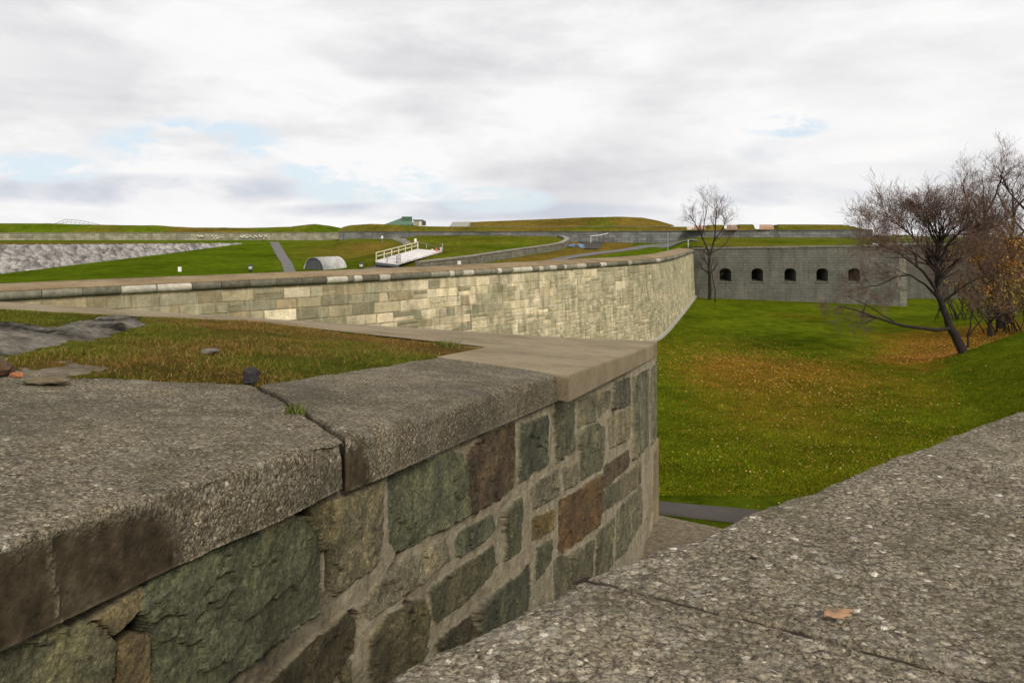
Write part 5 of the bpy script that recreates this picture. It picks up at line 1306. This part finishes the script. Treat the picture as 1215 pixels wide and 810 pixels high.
hb = empty('parapet_hut', P(497, 267.5, 140.), 'small buff hut with a flat roof, right of the green roofed building', 'hut')
a, b = P(490.5, 267.6, 140.), P(500.5, 261.8, 140.); m_ = MB(); m_.box(((a[0] + b[0]) / 2, 140.8, (a[2] + b[2]) / 2), (b[0] - a[0], 1.6, b[2] - a[2]), col=(.33, .31, .26)); m_.build('wall', M_TINT, hb)
m_ = MB(); m_.box(((a[0] + b[0]) / 2, 140.8, b[2] + .1), (b[0] - a[0] + .3, 1.9, .16), col=(.10, .14, .11)); m_.build('roof', M_TINT, hb)
m_ = MB(); q = P(498.6, 265., 139.95); m_.box((q[0], 139.97, q[2]), (.28, .06, .75), col=(.7, .68, .6)); m_.build('window', M_TINT, hb)
m_ = MB(); a, b = P(499.8, 267.6, 141.5), P(504.5, 262., 141.5); m_.box(((a[0] + b[0]) / 2, 142., (a[2] + b[2]) / 2), (b[0] - a[0], 1.2, b[2] - a[2]), col=(.07, .075, .08)); m_.build('side_box', M_TINT, hb)
m_ = MB(); m_.hexa([P(532.5, 269.3, 139.), P(552, 269.3, 139.), P(556.5, 269.3, 143.5), P(536.5, 269.3, 143.5)], [P(533, 269, 139.), P(552, 269, 139.), P(556.8, 263., 143.5), P(537, 263.4, 143.5)], col=(.30, .29, .26))
cr = empty('concrete_ramp', P(544, 269, 141.), 'tilted pale concrete slab at the left end of the long brown mound', 'ramp'); m_.build('slab', M_CORDON, cr)
m_ = MB(); m_.hexa([P(552, 269.4, 138.9), P(553, 269.4, 138.9), P(558, 269.4, 143.5), P(557, 269.4, 143.5)], [P(552, 268.6, 138.9), P(553, 268.6, 138.9), P(558.2, 262.4, 143.5), P(557.2, 262.4, 143.5)], col=(.4, .38, .33)); m_.build('edge_kerb', M_CORDON, cr)
# thin steel frame showing above the crest on the left, and a gully line down the bank
sf = empty('steel_frame', P(90, 268, 170.), 'thin pale steel lattice frame rising over the far grass crest on the left', 'frame')
m_ = MB(); Yf = 170.; L1 = [(62, 266.5), (78, 260.2), (95, 261.6), (118, 266.5)]
for a, b in zip(L1[:-1], L1[1:]): m_.tube([P(*a, Yf), P(*b, Yf)], .07, 4, (.45, .46, .47))
L2 = [(66, 266.8), (80, 263.2), (112, 266.8)]
for a, b in zip(L2[:-1], L2[1:]): m_.tube([P(*a, Yf + 3), P(*b, Yf + 3)], .06, 4, (.45, .46, .47))
m_.build('chord', M_METAL, sf)
m_ = MB()
for k in range(9):
    x_ = 68 + k * 5; yt = np.interp(x_, [62, 78, 95, 118], [266.5, 260.2, 261.6, 266.5]); m_.tube([P(x_, 268, Yf), P(x_ + 2.5, yt, Yf)], .04, 4, (.45, .46, .47))
m_.build('strut', M_METAL, sf)
# railing far right on the skyline behind the recessed wall
r = empty('skyline_railing', P(1065, 290, 93.), 'long thin railing on top of the recessed wall behind the bare trees', 'railing')
a, b = A3([44., 91.2, -1.75]), A3([72., 92.2, -1.75])
for k in range(15):
    p = a + (b - a) * k / 14; m_ = MB(); m_.tube([tuple(p), tuple(p + A3([0, 0, 1.1]))], .035, 5, (.2, .2, .2)); m_.build('post', M_METAL, r)
for f in (1.1, .75, .4):
    m_ = MB(); m_.tube([tuple(a + A3([0, 0, f])), tuple(b + A3([0, 0, f]))], .03, 5, (.25, .25, .25)); m_.build('rail', M_METAL, r)

# ================================================================== trees
def grow(tw, bk, p, d, length, r, depth, rng, up=.12, spread=.75, nchild=(3, 5), thr=.022, wig=.16):
    n_ = 4 if depth > 1 else 3; pts = [p]; dirs = [d]; q = p.copy(); dd = d.copy()
    for i in range(n_):
        dd = (dd + Vector((rng.gauss(0, wig), rng.gauss(0, wig), rng.gauss(0, wig) + up * .5))).normalized(); q = q + dd * (length / n_); pts.append(q.copy()); dirs.append(dd.copy())
    r1 = max(r * .45, .004); rad = [r + (r1 - r) * i / n_ for i in range(n_ + 1)]
    (bk if r > thr else tw).tube(pts, rad, 6 if r > .06 else (4 if r > thr else 3), cap=False)
    if depth <= 0: return
    for c in range(rng.randint(*nchild)):
        f = rng.uniform(.25, 1.); k = min(int(f * n_), n_ - 1); fr = f * n_ - k; s_ = pts[k].lerp(pts[k + 1], fr); bd = dirs[k]
        ax = Vector((rng.gauss(0, 1), rng.gauss(0, 1), rng.gauss(0, 1))); ax = (ax - bd * ax.dot(bd)).normalized()
        nd_ = (bd * math.cos(spread * rng.uniform(.6, 1.2)) + ax * math.sin(spread * rng.uniform(.6, 1.2)) + Vector((0, 0, up))).normalized()
        grow(tw, bk, s_, nd_, length * rng.uniform(.5, .78), max(.0045, r * (1 - .55 * f) * .62), depth - 1, rng, up, spread, nchild, thr, wig)
def limb(tw, bk, pts, r0, r1, rng, kids, klen, kdepth, up=.12, spread=.85, start=.3, nch=(3, 5), thr=.022):
    pts = [Vector(p) for p in pts]
    # resample with a little wander
    fine = []
    for a, b in zip(pts[:-1], pts[1:]):
        L_ = (b - a).length; m_ = max(2, int(L_ / .5))
        for k in range(m_): fine.append(a.lerp(b, k / m_) + Vector((rng.gauss(0, .02), rng.gauss(0, .05), rng.gauss(0, .02))))
    fine.append(pts[-1]); n_ = len(fine) - 1
    rad = [r0 + (r1 - r0) * (i / n_) ** .8 for i in range(n_ + 1)]
    bk.tube(fine, rad, 9 if r0 > .1 else 6, cap=False)
    for c in range(kids):
        f = start + (1 - start) * rng.random() ** .8; k = min(int(f * n_), n_ - 1); s_ = fine[k].lerp(fine[k + 1], f * n_ - k); bd = (fine[k + 1] - fine[k]).normalized()
        ax = Vector((rng.gauss(0, 1), rng.gauss(0, 1), rng.gauss(0, 1))); ax = (ax - bd * ax.dot(bd)).normalized(); sp = spread * rng.uniform(.6, 1.25)
        nd_ = (bd * math.cos(sp) + ax * math.sin(sp) + Vector((0, 0, up))).normalized()
        grow(tw, bk, s_, nd_, klen * rng.uniform(.7, 1.2), max(.012, rad[k] * .5), kdepth, rng, up, .7, nch, thr)
def tree(name, base, label, builder, seed, cat='tree', group=None):
    r = empty(name, base, label, cat, group); tw, bk = MB(), MB(); builder(tw, bk, random.Random(seed))
    if bk.n: bk.build('trunk', M_BARK, r, True)
    if tw.n: tw.build('crown', M_TWIG, r)
    return r
def L3(pl, Y, dy=None): return [P(px, py, Y + (dy[i] if dy else 0)) for i, (px, py) in enumerate(pl)]
def t_far(tw, bk, rng):
    Y = 77.6; J = lambda pl, s=0: L3(pl, Y, [s * i for i in range(len(pl))])
    a = dict(thr=.02, nch=(2, 4))
    limb(tw, bk, J([(842, 357), (842, 335), (841.5, 315), (842, 305)]), .17, .13, rng, 5, 1.4, 2, **a)
    limb(tw, bk, J([(842, 305), (837, 290), (830, 275), (824, 264), (818, 255)], .4), .1, .03, rng, 16, 1.15, 3, **a)
    limb(tw, bk, J([(842, 305), (846, 290), (849, 275), (849, 258), (851, 243)], -.3), .11, .03, rng, 18, 1.15, 3, **a)
    limb(tw, bk, J([(847, 285), (855, 275), (860, 265), (863, 256)], -.4), .06, .025, rng, 10, 1.3, 3, **a)
    limb(tw, bk, J([(833, 283), (835, 268), (838, 250), (837, 243)], .3), .06, .02, rng, 9, 1.4, 3, **a)
    limb(tw, bk, J([(844, 300), (853, 296), (862, 288), (866, 280)], -.5), .04, .02, rng, 7, 1.3, 2, **a)
tree('bare_tree', P(842, 355, 77.6), 'small bare tree standing alone before the left end of the dark arched wall', t_far, 3)
def t_sap(tw, bk, rng):
    limb(tw, bk, L3([(849, 361), (848.5, 345), (846, 330), (844, 318), (846, 306)], 75.), .07, .02, rng, 8, 1.0, 2, thr=.03)
tree('bare_sapling', P(849, 360, 75.), 'thin bare sapling just right of the lone bare tree trunk', t_sap, 5)
def t_lean(tw, bk, rng):
    Y = 38.3; J = lambda pl, s=0: L3(pl, Y, [s * i for i in range(len(pl))])
    limb(tw, bk, J([(1149, 432), (1145, 423), (1137, 404), (1128, 388), (1119, 367), (1112, 348), (1112, 322), (1112, 300), (1115, 282), (1118, 268)]), .29, .04, rng, 34, 1.4, 3, start=.45)
    limb(tw, bk, J([(1128, 390), (1112, 391.5), (1086, 389), (1060, 384), (1035, 374), (1012, 367), (994, 364)], -.35), .11, .02, rng, 9, .85, 3, up=.03, start=.35)
    limb(tw, bk, J([(1066, 385), (1056, 379), (1040, 369), (1020, 357), (1002, 350)], .3), .045, .012, rng, 5, .75, 3, up=.05, start=.25)
    limb(tw, bk, J([(1114, 355), (1098, 338), (1080, 326), (1062, 329), (1040, 338), (1022, 342)], .3), .07, .015, rng, 15, .9, 3, up=.06)
    limb(tw, bk, J([(1112, 345), (1096, 322), (1074, 305), (1052, 294), (1036, 286)], -.3), .08, .015, rng, 34, 1.15, 3)
    limb(tw, bk, J([(1112, 325), (1098, 298), (1082, 280), (1066, 267), (1052, 260)], .4), .085, .015, rng, 36, 1.15, 3)
    limb(tw, bk, J([(1112, 312), (1126, 290), (1139, 276), (1150, 268), (1156, 262)], -.4), .075, .015, rng, 34, 1.15, 3)
    limb(tw, bk, J([(1113, 290), (1104, 276), (1098, 266), (1094, 258)], .3), .06, .012, rng, 30, 1.1, 3)
    limb(tw, bk, J([(1113, 335), (1130, 318), (1146, 300), (1160, 290)], .4), .06, .012, rng, 26, 1.1, 3)
tree('bare_tree', P(1147, 430, 38.3), 'dark leaning bare tree with one long low branch reaching left over the lawn', t_lean, 8)
def t_tall(px0, Y, path, seed, kids, kl):
    def fn(tw, bk, rng):
        limb(tw, bk, L3(path, Y), .25, .04, rng, kids, kl, 3, start=.3, up=.12, spread=.8, nch=(3, 4))
        n_ = len(path)
        for k in range(7):
            i = rng.randint(2, n_ - 3); x0, y0 = path[i]; s = (1 if k % 2 else -1) * rng.uniform(.7, 1.5)
            pl = [(x0, y0), (x0 + 12 * s, y0 - 16), (x0 + 22 * s, y0 - 36), (x0 + 28 * s, y0 - 56)]
            limb(tw, bk, L3(pl, Y, [0, .7 * rng.uniform(-1, 1), 1.5 * rng.uniform(-1, 1), rng.uniform(-2.5, 2.5)]), .085, .018, rng, 12, kl * .75, 3, up=.1, spread=.8, nch=(2, 4))
    return fn
GT = 'tall bare trees on the right bank'
tree('tall_bare_tree', P(1186, 402, 48.), 'tall bare tree behind the leaning tree, its crown reaching up highest left', t_tall(1186, 48., [(1188, 404), (1184, 370), (1179, 335), (1173, 300), (1169, 276), (1168, 256), (1167, 242), (1165, 232)], 1, 15, 1.6), 21, 'tree')
tree('tall_bare_tree', P(1196, 398, 50.), 'tall bare tree with a dark thick base amid rusty shrubs at the right edge', t_tall(1196, 50., [(1195, 400), (1196, 365), (1198, 330), (1200, 290), (1202, 268), (1203, 248), (1202, 234), (1200, 224)], 2, 15, 1.6), 25, 'tree')
tree('tall_bare_tree', P(1226, 392, 52.), 'tall bare tree cut by the right edge of the view', t_tall(1226, 52., [(1226, 396), (1225, 350), (1224, 310), (1222, 280), (1221, 254), (1220, 238), (1219, 226)], 3, 14, 1.6), 29, 'tree')
tree('bare_sapling', P(1150, 415, 40.), 'forked bare sapling right beside the leaning tree trunk', lambda tw, bk, rng: (limb(tw, bk, L3([(1148, 412), (1149, 398), (1152, 380), (1155, 362)], 40.), .06, .02, rng, 8, .9, 2), limb(tw, bk, L3([(1150, 398), (1160, 384), (1172, 372), (1180, 364)], 40.), .045, .015, rng, 8, .8, 2)), 31)
tree('bare_sapling', P(1174, 408, 45.), 'slim upright stump of a tree on the leaf strewn bank', lambda tw, bk, rng: limb(tw, bk, L3([(1175, 407), (1174, 390), (1173, 372), (1176, 350), (1174, 330)], 45.), .16, .05, rng, 14, 1.2, 3), 33)
# shrubs: stems plus loose leaves
def shrub(name, px, pyb, Y, h, rad, nstem, nleaf, cols, label, seed, dense=1.):
    rng = random.Random(seed); c = A3(P(px, pyb, Y)); gz_ = float(ditch_z(c[0], c[1])); c[2] = gz_
    r = empty(name, tuple(c), label, 'shrub'); tw, bk = MB(), MB()
    for k in range(nstem):
        a = rng.uniform(0, 6.28); d = Vector((math.cos(a) * .5, math.sin(a) * .5, 1.)).normalized()
        grow(tw, bk, Vector((c[0] + rng.gauss(0, .25 * rad), c[1] + rng.gauss(0, .25 * rad), gz_ - .1)), d, h * rng.uniform(.6, .9), .035, 3, rng, .12, .6, (3, 4))
    if bk.n: bk.build('stem', M_BARK, r)
    if tw.n: tw.build('twigs', M_TWIG, r)
    if nleaf:
        tv = A3([tuple(v_) for v_ in tw.v]) if tw.n else np.zeros((1, 3)); tv = tv[tv[:, 2] > gz_ + .3]
        cl = tv[RNG.integers(0, len(tv), 26)]; pick_ = tv[RNG.integers(0, len(tv), nleaf)]
        m = RNG.random(nleaf) < .6; pick_ = np.where(m[:, None], cl[RNG.integers(0, 26, nleaf)] + RNG.normal(0, .28, (nleaf, 3)), pick_ + RNG.normal(0, .05, (nleaf, 3)))
        o = leaves('foliage', pick_[:, 0], pick_[:, 1], None, RNG.uniform(.06, .13, nleaf), cols, '', 1.2, pick_[:, 2]); 
        o.data.transform(__import__('mathutils').Matrix.Translation(-Vector(c))); o.parent = r
    return r
RUST = [(.28, .105, .03), (.36, .15, .03), (.18, .07, .03), (.34, .2, .04), (.40, .30, .06)]
YEL = [(.42, .34, .07), (.36, .30, .06), (.48, .40, .12), (.2, .19, .05), (.12, .13, .035)]
shrub('autumn_shrub', 1202, 385, 46., 4.4, 2.2, 13, 4800, RUST, 'rusty leaved shrub at the right edge under the tall trees', 41)
shrub('autumn_shrub', 1178, 392, 46.5, 3.4, 1.4, 7, 800, YEL, 'sparse yellow leaved shrub left of the rusty shrub', 43)
shrub('autumn_shrub', 1225, 398, 44., 2.6, 1.6, 8, 1300, RUST[2:] + YEL[:2], 'low mixed rust and yellow shrub cut by the right edge', 47)
shrub('bare_shrub', 1140, 385, 56., 3.8, 2.2, 16, 0, None, 'tall bare twiggy thicket behind the leaning trunk', 51)
shrub('bare_shrub', 1165, 385, 58., 4.6, 2.4, 18, 160, [(.2, .18, .06), (.16, .1, .05)], 'dark bare thicket between the leaning tree and the tall trees', 53)
shrub('bare_shrub', 1205, 380, 56., 5., 2.6, 18, 300, YEL, 'twiggy thicket with a few yellow leaves behind the rusty shrub', 57)

# ================================================================== far ground, falling away beyond the fortress hill
rr = np.concatenate([[0, 60, 110, 160, 200, 260, 400, 800, 1600, 3000]]); th = np.linspace(0, 2 * np.pi, 97)
R_, T_ = np.meshgrid(rr, th, indexing='ij'); hz = np.interp(R_, [0, 160, 200, 260, 400, 3000], [-9, -9, -12, -30, -62, -64])
X_ = R_ * np.cos(T_); Y_ = 40 + R_ * np.sin(T_)
o = np_mesh('ground', np.stack([X_, Y_, hz], -1).reshape(-1, 3), [grid_faces(len(rr), 97)], M_FARLAWN, None, True, {'dry': np.full(X_.size, .4)})
if o.data.polygons[40].normal.z < 0: o.data.flip_normals()
tag(o, kind='structure')
